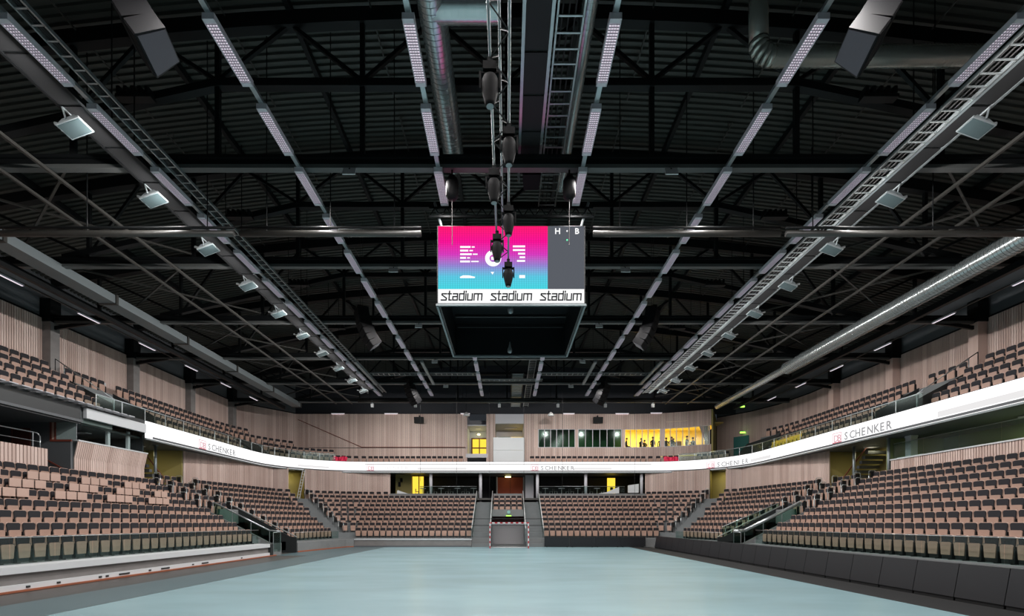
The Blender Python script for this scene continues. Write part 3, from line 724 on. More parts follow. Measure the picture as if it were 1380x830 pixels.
for i, (a, b) in enumerate(((0.36, 0.1), (0.28, 0.12), (0.4, 0.16), (0.2, 0.1), (0.34, 0.26))):
    z = zz - i * 0.125
    mb.box(SX0 + 0.8, SX0 + 0.8 + a, sy - 0.038, sy - 0.03, z, z + 0.06); mb.box(SX0 + 0.84 + a, SX0 + 0.84 + a + b, sy - 0.038, sy - 0.03, z + 0.01, z + 0.05)
    wd = (0.42, 0.42, 0.24, 0.19, 0.28)[i]
    mb.box(SX0 + 3.04 - wd, SX0 + 3.04, sy - 0.038, sy - 0.03, z + 0.02, z + 0.08)
mb.prism([(0, 0), (0.5, 0), (0.52, 0.04), (0.3, 0.09), (0.1, 0.09), (-0.01, 0.04)], (0, -0.008, 0), (SX0 + 0.8, sy - 0.03, zs + 0.38))
mb.prism([(0, 0), (0.2, 0), (0.2, 0.1), (0, 0.1)], (0, -0.008, 0), (SX0 + 2.84, sy - 0.03, zs + 0.38))
mb.prism([(0, 0), (0.05, 0.09), (-0.07, 0.09)], (0, -0.008, 0), (SX0 + 1.92, sy - 0.03, zs + 0.5))
cx, cz = SX0 + 1.94, zs + 1.06
for i in range(24):
    a0, a1 = 2 * math.pi * i / 24, 2 * math.pi * (i + 0.999) / 24
    mb.prism([(0.13 * math.cos(a0), 0.13 * math.sin(a0)), (0.28 * math.cos(a0), 0.28 * math.sin(a0)), (0.28 * math.cos(a1), 0.28 * math.sin(a1)), (0.13 * math.cos(a1), 0.13 * math.sin(a1))], (0, -0.008, 0), (cx, sy - 0.03, cz))
mb.box(cx - 0.07, cx + 0.07, sy - 0.038, sy - 0.03, cz - 0.05, cz + 0.05)
mb.build('screen_print', 'sign_white', pic)
for x in (SX0 + 0.15, SX1 - 0.15):
    for y in (SY0 + 0.3, SY1 - 0.3):
        MB().tube((x, y, SZ1), (x * 1.12, y, 13.3), 0.05, 8).build('hanger', 'galv_dull', t)
g = MB()                                                             # lattice frame that carries the cube
for y in (SY0 + 0.2, SY1 - 0.2):
    for z in (12.75, 13.05): g.beam((SX0 - 0.3, y, z), (SX1 + 0.3, y, z), 0.06, 0.06)
    for k in range(14):
        x = SX0 - 0.3 + k * 0.41; g.beam((x, y, 12.75), (x + 0.2, y, 13.05), 0.03, 0.03); g.beam((x + 0.2, y, 13.05), (x + 0.41, y, 12.75), 0.03, 0.03)
stuff(g.build('carrier_frame', 'steel_black', t))
# ================================================================== LOWER BOWL
RISE, RUN, Z0 = 0.445, 0.85, 0.75
LEFT = [(-15.9, 7.0), (-15.9, 34.2), (-14.8, 41.0), (-14.1, 41.7), (-13.66, 41.93), (-13.2, 42.04)]
LOW = LEFT + [(-x, y) for x, y in reversed(LEFT)]
NF = len(LOW) - 1                                            # facets: 0 side, 1 angled side, 2 corner, 3, 4, 5 end, 6, 7, 8 corner, 9, 10 side
ROWS = 9
SEATS = []                                                   # (x, y, z, rz, tag)
T0, T1 = 31.2, 33.4                                          # tunnel mouth in the side stands
def seat_run(a, b, z, info, gap=0.0):
    a, b = Vector(a), Vector(b); L = (b - a).length - 2 * gap; n = int(L / 0.527 + 1e-6)
    if n < 1: return
    t = (b - a).normalized(); nn = Vector((-t.y, t.x)); st = L / n
    for i in range(n):
        p = a + t * (gap + (i + 0.5) * st)
        SEATS.append((p.x, p.y, z, math.atan2(nn.x, -nn.y), info, i, n))
tl, te, tr = MB(), MB(), MB()                                # treads of the three terraces
def tread(mb, a, b, c, d, z0, z1):
    mb.hexa([(*a, z0), (*b, z0), (*c, z0), (*d, z0), (*a, z1), (*b, z1), (*c, z1), (*d, z1)])
HOOPS = []
for r in range(ROWS):
    o = RUN * r; z = Z0 + RISE * r
    li, lo_, lm = offset(LOW, o - 0.62), offset(LOW, o + 0.23), offset(LOW, o)
    for f in range(NF):
        mb = tl if f <= 2 else (tr if f >= 8 else te)
        a, b, c, d = li[f], li[f + 1], lo_[f + 1], lo_[f]
        s0, s1 = lm[f], lm[f + 1]
        zb = max(0.0, z - 0.6)
        if f in (0, 10):
            left = f == 0
            xi, xo, xm = a.x, d.x, s0.x
            far = (li[1] if left else li[10]).y; near = 7.0
            maxrow = 8 if left else 9
            def tr_box(y0, y1, zt=z, zbb=zb): mb.box(min(xi, xo), max(xi, xo), y0, y1, zbb, zt)
            if r < 4: tr_box(near, T0); tr_box(T1, far)
            elif r < maxrow: tr_box(near, far)
            else: tr_box(T0 - 1.6, far)
            if not (left and r == 8):
                a_end = 30.0
                if left: seat_run((xm, 9.2), (xm, a_end), z, ('L', r))
                else: seat_run((xm, a_end), (xm, 9.2), z, ('R', r))
            if r >= 4:
                p, q = (xm, T0 + 0.1), (xm, T1 - 0.1)
                seat_run(p if left else q, q if left else p, z, ('LT' if left else 'RT', r))
                w8 = 'desk' if left else 'black-board'; HOOPS.append((xm, T0 + 0.05, z, left, r, 'near side of the block over %s tunnel' % w8)); HOOPS.append((xm, T1 - 0.05, z, left, r, 'far side of the block over %s tunnel' % w8))
                if r < maxrow: HOOPS.append((xm, 29.95, z, left, r, 'end of the main %s stand' % w8))
            # half steps in the two aisles
            if r > 0:
                for y0, y1 in ((30.08, 31.15), (33.45, 34.25)):
                    if left and r == 8 and y0 < 31: continue
                    mb.box(min(xi, xi - (0.28 if xi > 0 else -0.28)), max(xi, xi - (0.28 if xi > 0 else -0.28)), y0, y1, z - RISE, z - RISE / 2)
        elif f == 5:
            def xb(x0, x1): mb.box(x0, x1, a.y, d.y, zb, z)
            full0, full1 = li[5].x, li[6].x
            if r < 5: xb(full0, -1.45); xb(1.6, full1)
            elif r == 5: xb(full0, -1.45); xb(1.6, full1); mb.box(-1.45, 1.6, a.y, d.y, z - 0.25, z)
            elif r < 8: xb(full0, full1)
            else: xb(full0, -11.9); xb(16.0 if full1 > 16 else full1 - 0.01, full1)
            sx0, sx1 = s0.x, s1.x
            if r < 8:
                seat_run((sx0, s0.y), (-3.05, s0.y), z, ('EL', r)); seat_run((3.15, s0.y), (sx1, s0.y), z, ('ER', r))
                if r >= 5: seat_run((-1.35, s0.y), (1.5, s0.y), z, ('EM', r))
            else:
                seat_run((sx0, s0.y), (-11.9, s0.y), z, ('EL', r))
            if r > 0:
                for x0, x1 in ((-2.98, -1.5), (1.65, 3.08)): mb.box(x0, x1, a.y - 0.28, a.y, z - RISE, z - RISE / 2)
        else:
            tread(mb, a, b, c, d, zb, z)
            if f in (2, 8):
                L = (s1 - s0).length; t = (s1 - s0) / L; mid = L * 0.5
                seat_run(s0, s0 + t * (mid - 0.7), z, ('C%d' % f, r)) if mid - 0.7 > 0.55 else None
                seat_run(s0 + t * (mid + 0.7), s1, z, ('C%d' % f, r)) if mid - 0.7 > 0.55 else None
                if r > 0:
                    m0, m1 = s0 + t * (mid - 0.6), s0 + t * (mid + 0.6); nn = Vector((-t.y, t.x))
                    i0, i1 = m0 - nn * 0.9, m1 - nn * 0.9; j0, j1 = m0 - nn * 0.62, m1 - nn * 0.62
                    tread(mb, i0, i1, j1, j0, z - RISE, z - RISE / 2)
                    HOOPS.append((*(s0 + t * (mid + 0.66 if f == 2 else mid - 0.66)), z, f == 2, r, '%s corner stair' % ('desk-side' if f == 2 else 'board-side')))
            elif f in (1, 9):
                L = (s1 - s0).length; t = (s1 - s0) / L
                if f == 1: p, q = s0 + t * 0.35, s1 - t * (0.05 if r > 1 else 0.3)
                else: p, q = s0 + t * (0.05 if r > 1 else 0.3), s1 - t * 0.35
                seat_run(p, q, z, ('B%d' % f, r))
                e = p if f == 1 else q; HOOPS.append((e.x, e.y + (-0.1), z, f == 1, r, 'angled block past the %s tunnel' % ('desk' if f == 1 else 'black-board')))
            else: seat_run(s0, s1, z, ('C%d' % f, r))
TZ = Z0 + RISE * ROWS
for mb, nm, lab in ((tl, 'terrace_left', 'grey concrete seating steps of the stand with writing desks'), (te, 'terrace_far', 'grey concrete seating steps behind the handball goal'), (tr, 'terrace_right', 'grey concrete seating steps behind the black barrier boards')):
    struct(mb.build(nm, 'terrace'), lab)
# --- ledge along the desk stand
led_ = MB().box(-15.28, -14.62, 4, 30.05, 0.0, 0.72); ledge = led_.build('barrier_left', 'grey_fascia'); struct(ledge, 'grey front ledge with white top and brown floor edge')
MB().box(-15.3, -14.5, 4, 29.6, 0.55, 0.76).build('top_band', 'white_fascia', ledge)
MB().box(-14.62, -14.52, 4, 30.05, 0.06, 0.22).build('kick_plate', 'white_fascia', ledge)
MB().box(-14.62, -14.44, 4, 30.3, 0.0, 0.06).build('floor_edge', 'brown_edge', ledge)
for i, y in enumerate((14.6, 15.6, 17.2, 17.5, 18.1, 19.6, 20.3, 22.3, 23.0, 26.4)):
    MB().box(-14.52, -14.5, y, y + (0.5 if i in (4, 6, 8) else 0.12), 0.1, 0.16).build('socket', 'dark_panel', ledge)
MB().box(-14.75, -14.45, 29.62, 29.9, 0.05, 0.74).build('end_post', 'dark_panel', ledge)
# --- concrete ledges of the angled blocks and the end stand
def front_ledge(name, pts, z, th, mname, label):
    mb = MB(); sheet(mb, pts, 0.0, z, th); o = mb.build(name, mname); struct(o, label); return o
fo = offset(LOW, -0.64); fi = offset(LOW, -1.25)
for s, nm in ((1, 'barrier_angled_left'), (-1, 'barrier_angled_right')):
    pts = [Vector((s * -14.55, 33.6)), Vector((s * -13.4, 40.3)), Vector((s * -12.9, 40.7))]
    if s < 0: pts = [Vector((p.x, p.y)) for p in reversed(pts)]
    mb = MB(); sheet(mb, pts, 0.0, 0.68, 0.85); o = mb.build(nm, 'concrete'); struct(o, 'pale concrete front ledge of the angled seat block')
    mb = MB(); sheet(mb, offset(pts, -0.03), 0.0, 0.09, 0.05); mb.build('floor_edge', 'brown_edge', o)
o = MB().box(-12.9, -3.0, 40.8, 41.45, 0.0, 0.6).build('barrier_far', 'grey_fascia'); struct(o, 'grey ledge with pale top below the end stand')
MB().box(-12.9, -3.0, 40.75, 41.5, 0.6, 0.68).build('top_band', 'white_fascia', o)
MB().box(-12.9, -3.0, 40.72, 40.8, 0.0, 0.12).build('kick_plate', 'grey_paint', o)
o = MB().box(3.0, 12.6, 40.9, 41.5, 0.0, 0.72).build('barrier_end_right', 'concrete'); struct(o, 'concrete ledge behind the black end board')

# --- black barrier boards
nb = 0
for i in range(23):
    y1 = 38.8 - i * 1.3; y0 = y1 - 1.28
    b = thing('barrier_board', 'black padded barrier board beside the court, %s from the end stand' % nth(i + 1), 'barrier board', (11.9, y0, 0), 'black boards along the court')
    MB().hexa([(11.82, y0, 0.1), (11.9, y0, 0.1), (11.9, y1, 0.1), (11.82, y1, 0.1), (11.98, y0, 0.98), (12.06, y0, 0.98), (12.06, y1, 0.98), (11.98, y1, 0.98)]).build('panel', 'board_black', b)
    for y in (y0 + 0.15, y1 - 0.15): MB().box(11.86, 12.4, y - 0.03, y + 0.03, 0.0, 0.08).build('foot', 'steel_black', b)
    MB().beam((12.4, (y0 + y1) / 2, 0.04), (12.02, (y0 + y1) / 2, 0.85), 0.04, 0.04).build('brace', 'steel_black', b)
    MB().box(11.84, 11.9, y0 + 0.02, y1 - 0.02, 0.0, 0.1).build('skirt', 'dull_black', b)
for i in range(4):
    x0 = 3.12 + i * 2.12
    b = thing('barrier_board', 'black barrier board below the end stand, %s from the goal' % nth(i + 1), 'barrier board', (x0, 40.5, 0), 'black boards below the end stand')
    MB().box(x0, x0 + 2.1, 40.45, 40.53, 0.06, 0.84).build('panel', 'board_black', b)
    for x in (x0 + 0.2, x0 + 1.9): MB().box(x - 0.03, x + 0.03, 40.4, 40.85, 0.0, 0.06).build('foot', 'steel_black', b)

# --- glass in front of the first rows
def glass_rail(label, pts, z0, z1, panes, name='glass_balustrade', gm='glass_rail', posts=False, rail='rail', rr=0.022):
    t = thing(name, label, 'balustrade', (*Vector(pts[0]).xy, z0))
    for i in range(len(pts) - 1):
        a, b = Vector(pts[i]), Vector(pts[i + 1]); za, zb_ = (a.z, b.z) if len(a) > 2 else (0, 0)
        a, b = a.xy, b.xy; L = (b - a).length; n = max(1, round(L / panes)); d = (b - a) / n; nn = Vector((-d.y, d.x)).normalized() * 0.006
        for k in range(n):
            p, q = a + d * (k + 0.01), a + d * (k + 0.99)
            zp, zq = za + (zb_ - za) * k / n, za + (zb_ - za) * (k + 1) / n
            MB().hexa([(*(p - nn), z0 + zp), (*(q - nn), z0 + zq), (*(q + nn), z0 + zq), (*(p + nn), z0 + zp), (*(p - nn), z1 + zp), (*(q - nn), z1 + zq), (*(q + nn), z1 + zq), (*(p + nn), z1 + zp)]).build('pane', gm, t)
            if posts: MB().tube((*(a + d * k), z0 - 0.1 + zp), (*(a + d * k), z1 + zp), 0.02, 6).build('post', rail, t)
        MB().tube((*a, z1 + za), (*b, z1 + zb_), rr, 8).build('handrail', rail, t, True)
    return t
glass_rail('glass screen with thin top rail before first row of the desk stand', [(-15.42, 9), (-15.42, 30.0)], 0.78, 1.6, 1.5, rr=0.012)
glass_rail('glass screen with thin top rail before first row behind black boards', [(15.42, 9), (15.42, 30.0)], 0.78, 1.6, 1.5, rr=0.012)
for s, w_ in ((-1, 'beside the desk stand tunnel'), (1, 'beside the black-board stand tunnel')):
    p = [(s * 15.25, 34.6), (s * 14.25, 40.9)]
    glass_rail('glass screen before the angled seat block ' + w_, p, 0.7, 1.35, 1.2, rr=0.012)

# --- tunnels in the side stands
def rake(x): return Z0 + RISE * (abs(x) - 15.9 + 0.62) / RUN
for s, w_ in ((-1, 'desk'), (1, 'black-board')):
    k = 'left' if s < 0 else 'right'
    t = MB(); o_ = (0, T1, 0)
    far = MB().prism([(s * 14.55, 0), (s * 19.2, 0), (s * 19.2, rake(19.2) + 0.5), (s * 18.9, rake(18.9) + 0.55), (s * 15.0, rake(15) + 0.5), (s * 14.55, 1.05)], (0, 0.1, 0), (0, T1, 0)).build('wall_tunnel_far_' + k, 'dark_panel')
    struct(far, 'dark sloping side wall of the tunnel in the %s stand' % w_)
    MB().beam((s * 14.55, T1 + 0.05, 1.07), (s * 18.9, T1 + 0.05, rake(18.9) + 0.57), 0.14, 0.05).build('capping', 'rail', far)
    near = MB().prism([(s * 14.55, 0), (s * 19.2, 0), (s * 19.2, rake(19.2)), (s * 15.2, 0.75), (s * 14.55, 0.75)], (0, 0.1, 0), (0, T0 - 0.1, 0)).build('wall_tunnel_near_' + k, 'concrete'); struct(near)
    bk = MB().box(min(s * 18.55, s * 18.66), max(s * 18.55, s * 18.66), T0, T1, 2.0, 2.95).build('wall_tunnel_back_' + k, 'concrete'); struct(bk, 'concrete upstand over the tunnel mouth of the %s stand' % w_)
    dk = MB().box(min(s * 22.5, s * 22.6), max(s * 22.5, s * 22.6), T0 - 0.1, T1 + 0.1, 0.0, 2.6).build('wall_tunnel_end_' + k, 'room_dark'); struct(dk)
    # stair beside the tunnel, glass and handrail
    pts = [Vector((s * 14.6, T0 - 0.03, 0.0)), Vector((s * 15.3, T0 - 0.03, 0.05)), Vector((s * 18.9, T0 - 0.03, rake(18.9) - 0.78))]
    glass_rail('sloping glass balustrade on the near side of the %s stand tunnel' % w_, pts, 0.76, 1.5, 1.3, gm='glass_green', posts=True, rr=0.05 if s < 0 else 0.11)
    if s > 0: glass_rail('green glass panel on the far side of the %s stand tunnel' % w_, [Vector((14.9, T1 + 0.2, 0.0)), Vector((18.9, T1 + 0.2, rake(18.9) - 0.95))], 0.95, 1.75, 4.2, gm='glass_green')
    st = thing('tunnel_stair', 'grey stair from the floor up beside the tunnel of the %s stand' % w_, 'stair', (s * 14.9, 30.6, 0))
    for q in range(4):
        x0 = 14.55 + q * 0.2; MB().box(min(s * x0, s * 15.3), max(s * x0, s * 15.3), 30.12, T0 - 0.12, 0.0, 0.17 * (q + 1) + 0.02).build('step', 'concrete', st)
    glass_rail('glass gate panel at the foot of the %s stand stair' % w_, [(s * 14.52, 30.05), (s * 14.52, T0 - 0.1)], 0.3, 1.45, 1.2, posts=True)

# --- row end hoops beside the aisles
hp = thing('row_end_rail', 'steel row-end rail with black panel beside a stair aisle', 'rail', (0, 0, 0), 'row end rails along the stair aisles')
MB().path([(0, -0.12, 0), (0, -0.12, 0.9), (0, -0.05, 0.98), (0, 0.22, 0.98), (0, 0.3, 0.9), (0, 0.3, 0)], 0.022, 6).build('loop', 'rail', hp, True)
MB().box(-0.012, 0.012, -0.06, 0.2, 0.45, 0.9).build('panel', 'seat_frame', hp)
for i, (x, y, z, left, r, wh) in enumerate(HOOPS):
    rz = R(-90) if left else R(90); lab = 'steel row-end rail, %s row up, %s' % (nth(r + 1), wh)
    if i == 0: hp.location = (x, y, z); hp.rotation_euler = (0, 0, rz); hp['label'] = lab
    else: dup(hp, (x, y, z), rz, lab)

# --- end stand: stair balustrades, tunnel behind the goal
zt = Z0 + RISE * 7
for x, w_ in ((-3.02, 'outer side of the goal stair on the desk side'), (-1.45, 'inner side of the goal stair on the desk side'), (1.58, 'inner side of the goal stair on the black-board side'), (3.12, 'outer side of the goal stair on the black-board side')):
    t = thing('stair_balustrade', 'pale glass balustrade on the ' + w_, 'balustrade', (x, 41.4, Z0))
    n = 6
    for k in range(n):
        ya, yb = 41.2 + k * 1.16, 41.2 + (k + 1) * 1.16 - 0.03
        za, zb_ = 0.55 + k * 0.605, 0.55 + (k + 1) * 0.605
        MB().hexa([(x - 0.012, ya, za), (x + 0.012, ya, za), (x + 0.012, yb, zb_), (x - 0.012, yb, zb_), (x - 0.012, ya, za + 1.0), (x + 0.012, ya, za + 1.0), (x + 0.012, yb, zb_ + 1.0), (x - 0.012, yb, zb_ + 1.0)]).build('pane', 'glass_rail', t)
        MB().tube((x, ya, za - 0.1), (x, ya, za + 1.02), 0.022, 6).build('post', 'rail', t)
    MB().tube((x, 41.2, 1.57), (x, 48.2, 5.2), 0.035, 8).build('handrail', 'white_box', t, True)
for s, w_ in ((-1, 'desk side'), (1, 'black-board side')):
    x0, x1 = (-2.98, -1.5) if s < 0 else (1.65, 3.08)
    t = thing('goal_stair', 'bottom steps of the stair beside the goal, ' + w_, 'stair', ((x0 + x1) / 2, 41, 0))
    for q in range(3): MB().box(x0, x1, 40.8 + q * 0.22, 41.5, 0, 0.22 * (q + 1) + 0.06).build('step', 'concrete', t)
o = MB().box(-1.45, 1.6, 45.55, 45.66, 2.65, 3.3).build('wall_goal_upstand', 'concrete'); struct(o, 'concrete upstand above the tunnel behind the goal')
o = MB().box(-1.45, 1.6, 46.5, 46.6, 0, 2.0).build('wall_goal_tunnel', 'mat_grey'); struct(o, 'grey and dark red wall at the back of goal tunnel')
MB().box(-1.45, 1.6, 46.5, 46.6, 2.0, 2.95).build('upper_band', 'maroon', o)
for s, x in ((0, -1.5), (1, 1.58)):
    o = MB().prism([(41.4, 0), (46.5, 0), (46.5, 2.9), (41.4, 0.75)], (0.06, 0, 0), (x, 0, 0), (0, 1, 0)).build('wall_goal_side_%d' % s, 'grey_paint'); struct(o)
o = thing('exit_lamp', 'round green-lit exit lamp on the upstand behind the goal', 'exit sign', (0.15, 45.5, 2.9))
MB().tube((0.15, 45.45, 3.05), (0.15, 45.55, 3.05), 0.16, 14).build('disc', 'exit_disc', o)
MB().box(-0.1, 0.4, 45.45, 45.55, 2.66, 2.74).build('lit_strip', 'exit_green', o)

# --- handball goal
gx, gy = 0.17, 38.7
t = thing('handball_goal', 'handball goal with red and white striped frame and grey net', 'goal', (gx, gy, 0))
def striped(p, q, n):
    p, q = Vector(p), Vector(q); d = (q - p) / n
    for i in range(n): MB().beam(p + d * i, p + d * (i + 1), 0.08, 0.08).build('stripe', 'goal_red' if i % 2 == 0 else 'goal_white', t)
for s in (-1, 1): striped((gx + s * 1.54, gy, 0), (gx + s * 1.54, gy, 2.0), 10)
striped((gx - 1.58, gy, 2.04), (gx + 1.58, gy, 2.04), 15)
mb = MB()
for s in (-1, 1):
    mb.tube((gx + s * 1.54, gy, 0.03), (gx + s * 1.54, gy + 1.1, 0.03), 0.03, 8); mb.tube((gx + s * 1.54, gy, 1.98), (gx + s * 1.54, gy + 0.8, 1.9), 0.02, 6); mb.tube((gx + s * 1.54, gy + 0.8, 1.9), (gx + s * 1.54, gy + 1.1, 0.03), 0.025, 6)
mb.tube((gx - 1.54, gy + 1.1, 0.03), (gx + 1.54, gy + 1.1, 0.03), 0.03, 8)
mb.build('ground_frame', 'goal_white', t, True)
nt_ = MB()
def netgrid(A, B, Cc, D, nu, nv, r=0.004):
    A, B, Cc, D = map(Vector, (A, B, Cc, D))
    for i in range(nu + 1):
        u = i / nu; nt_.tube(A.lerp(B, u), D.lerp(Cc, u), r, 3, False)
    for i in range(nv + 1):
        v = i / nv; nt_.tube(A.lerp(D, v), B.lerp(Cc, v), r, 3, False)
L_, R_ = gx - 1.53, gx + 1.53
netgrid((L_, gy + 1.1, 0.05), (R_, gy + 1.1, 0.05), (R_, gy + 0.8, 1.9), (L_, gy + 0.8, 1.9), 30, 19)
netgrid((L_, gy + 0.8, 1.9), (R_, gy + 0.8, 1.9), (R_, gy, 2.0), (L_, gy, 2.0), 30, 8)
for x in (L_, R_): netgrid((x, gy, 0.05), (x, gy + 1.1, 0.05), (x, gy + 0.8, 1.9), (x, gy, 1.98), 10, 19)
stuff(nt_.build('net', 'net', t))
# --- black safety-net ropes hung in front of the end stand
t = thing('safety_net_ropes', 'thin black safety net ropes hung before the end stand', 'net', (0, 40.2, 2))
for z, a, b in ((2.38, -4.2, 12.6), (1.83, -4.2, 12.4)): MB().tube((a, 40.2, z), (b, 40.2, z), 0.03, 6).build('rope', 'cord_black', t)
for x in (-7.2, -4.2, -1.45, 1.4, 4.6, 10.6): MB().tube((x, 40.2, 1.83 if x > -5 else 5.5), (x, 40.2, 13.3), 0.011, 4).build('drop_rope', 'cord_black', t)

# --- writing desk flaps in the upper rows of the desk stand
dp = thing('desk_flap', 'x', 'desk flap', (0, 0, 0), 'folded writing desk flaps')
MB().prism([(-0.235, 0.55), (0.235, 0.55), (0.235, 0.89), (-0.235, 0.89)], (0, 0.03, 0), (0, 0.2, 0)).build('panel', 'ply_rim', dp)
MB().box(-0.22, -0.19, 0.16, 0.22, 0, 0.6).build('support', 'seat_frame', dp); MB().box(0.19, 0.22, 0.16, 0.22, 0, 0.6).build('support', 'seat_frame', dp)
DESK = set(); first = True
for (x, y, z, rz, (blk, r), i, n) in SEATS:
    if blk == 'L' and r in (4, 5, 6) and (n - 1 - i - (r - 4) * 2) % 5 < 3 and n - 1 - i >= 2 + (6 - r):
        lab = 'pale folded writing desk flap, %s row up, %s from the tunnel stair' % (nth(r + 1), nth(n - i))
        if first: dp.location = (x, y, z); dp.rotation_euler = (0, 0, rz); dp['label'] = lab; first = False
        else: dup(dp, (x, y, z), rz, lab)

# ================================================================== UPPER TIER
UZ, URISE = 8.04, 0.66
RAD = 7.5
UL = [(-21.8, 7.0), (-21.8, 41.5)] + [(-14.3 - RAD * math.cos(R(90 * k / 8)), 41.5 + RAD * math.sin(R(90 * k / 8))) for k in range(1, 9)]
UP = UL + [(-x, y) for x, y in reversed(UL)]
NU = len(UP) - 1                                             # 0 side, 1-8 arc, 9 end, 10-17 arc, 18 side
ut = MB()
ROWS_L = {1: (2, 3), 2: (2, 3), 3: (0, 1, 2), 4: (0, 1, 2), 5: (0, 1), 6: (0, 1), 7: (0,), 8: (0,)}
ROWS_R = {17: (2, 3), 16: (3,), 15: (), 14: (0,), 13: (0,), 12: (), 11: (0,), 10: (0,)}
VL, VR = (27.0, 30.2), (25.9, 28.9)                           # stair openings in the upper tier
for u in range(4):
    o = 0.85 + 0.85 * u; z = UZ + URISE * u
    li, lo_, lm = offset(UP, o - 0.62), offset(UP, o + 0.23), offset(UP, o)
    for f in range(NU):
        if f == 9:
            if u == 0:
                ut.box(li[9].x, li[10].x, li[9].y - 0.2, 51.0, z - 0.3, z)
                seat_run((lm[9].x, lm[9].y), (-4.5, lm[9].y), z, ('UE', u)); seat_run((2.3, lm[9].y), (14.3, lm[9].y), z, ('UE', u))
            continue
        if f in (0, 18):
            left = f == 0; x0, x1 = sorted((li[f].x, lo_[f].x)); v0, v1 = VL if left else VR
            if u < 3: ut.box(x0, x1, 7, v0, z - 0.8, z); ut.box(x0, x1, v1, 41.5, z - 0.8, z)
            else: ut.box(x0, x1, 7, 41.5, z - 0.8, z)
            xm = lm[f].x; runs = [(9.0, v0 - 0.1), (v1 + 0.9, 41.4)] if u < 3 else [(9.0, v0 - 0.4), (v0 + 0.5, v1 + 0.1), (v1 + 0.9, 41.4)]
            for a, b in runs:
                p, q = (xm, a), (xm, b)
                seat_run(p if left else q, q if left else p, z, ('UL' if left else 'UR', u))
            continue
        rows = (ROWS_L if f < 9 else ROWS_R)[f]
        top = max(rows, default=0)
        if u <= top: tread(ut, li[f], li[f + 1], lo_[f + 1], lo_[f], z - 0.8, z)
        if u in rows: seat_run(lm[f], lm[f + 1], z, ('UC', u), 0.02)
struct(ut.build('terrace_upper', 'terrace'), 'dark seating steps of the upper tier')
# soffit and tier floor reaching the outer walls
mb = MB(); a_, b_ = offset(UP, -0.04), offset(UP, 5.0)
for f in range(NU):
    if 3 <= f <= 14 and f != 9: b0, b1 = offset(UP, 2.6)[f], offset(UP, 2.6)[f + 1]
    else: b0, b1 = b_[f], b_[f + 1]
    if f == 0:
        for y0, y1, xi in ((7.0, 24.8, a_[0].x), (24.8, 29.75, -22.5), (29.75, 41.5, a_[0].x)): mb.box(b0.x, xi, y0, y1, 7.2, 7.32)
        continue
    tread(mb, a_[f], a_[f + 1], b1, b0, 7.2, 7.32)
struct(mb.build('soffit', 'grey_paint'), 'grey soffit under the upper tier')
# ribbon display and dark fascia
t = thing('led_ribbon', 'glowing white ribbon display around the front of upper tier', 'led display', (0, 49, 7.2))
LED0, LED1 = 7.18, 8.2
def led_seg(a, b):
    mb = MB(); sheet(mb, [Vector(a), Vector(b)], LED0, LED1, 0.06); mb.build('led_module', 'led_white', t)
def run_mod(a, b, ln=2.4):
    a, b = Vector(a), Vector(b); n = max(1, round((b - a).length / ln))
    for i in range(n): led_seg(a.lerp(b, i / n), a.lerp(b, (i + 1) / n))
run_mod((-21.8, 29.2), UP[1])
for f in range(1, NU - 1):
    if f == 9: run_mod(UP[9], UP[10])
    else: run_mod(UP[f], UP[f + 1], 1.5)
run_mod(UP[NU - 1], UP[NU])
bk = MB(); bo = offset(UP, 0.07); xf = bo[0].x; sheet(bk, [Vector((xf, 7)), Vector((xf, 24.8))], 7.12, 8.24, 0.12); sheet(bk, [Vector((xf, 24.8)), Vector((xf, 29.2))], 8.0, 8.24, 0.12); sheet(bk, [Vector((xf, 29.2))] + bo[1:], 7.12, 8.24, 0.12); fa = bk.build('fascia', 'dark_panel'); struct(fa, 'dark fascia behind the ribbon display')
lb = MB(); lo2 = offset(UP, -0.02); sheet(lb, [Vector((lo2[0].x, 29.2))] + lo2[1:], 7.08, 7.17, 0.1); lb.build('lower_lip', 'galv_dull', fa)
for i in range(14): MB().box(-21.8, -21.35, 20.2 + i * 0.55, 20.6 + i * 0.55, 8.1, 8.14).build('foot_plate', 'pale_paint', fa)
def along(path, s):                                          # point and heading at distance s along a path
    for a, b in zip(path, path[1:]):
        a, b = Vector(a), Vector(b); L = (b - a).length
        if s <= L: return a + (b - a) * (s / L), (b - a) / L
        s -= L
    return Vector(path[-1]), (Vector(path[-1]) - Vector(path[-2])).normalized()
CHW = [('S', 0.62), ('C', 0.66), ('H', 0.74), ('E', 0.62), ('N', 0.74), ('K', 0.66), ('E', 0.62), ('R', 0.64)]
cache = {}
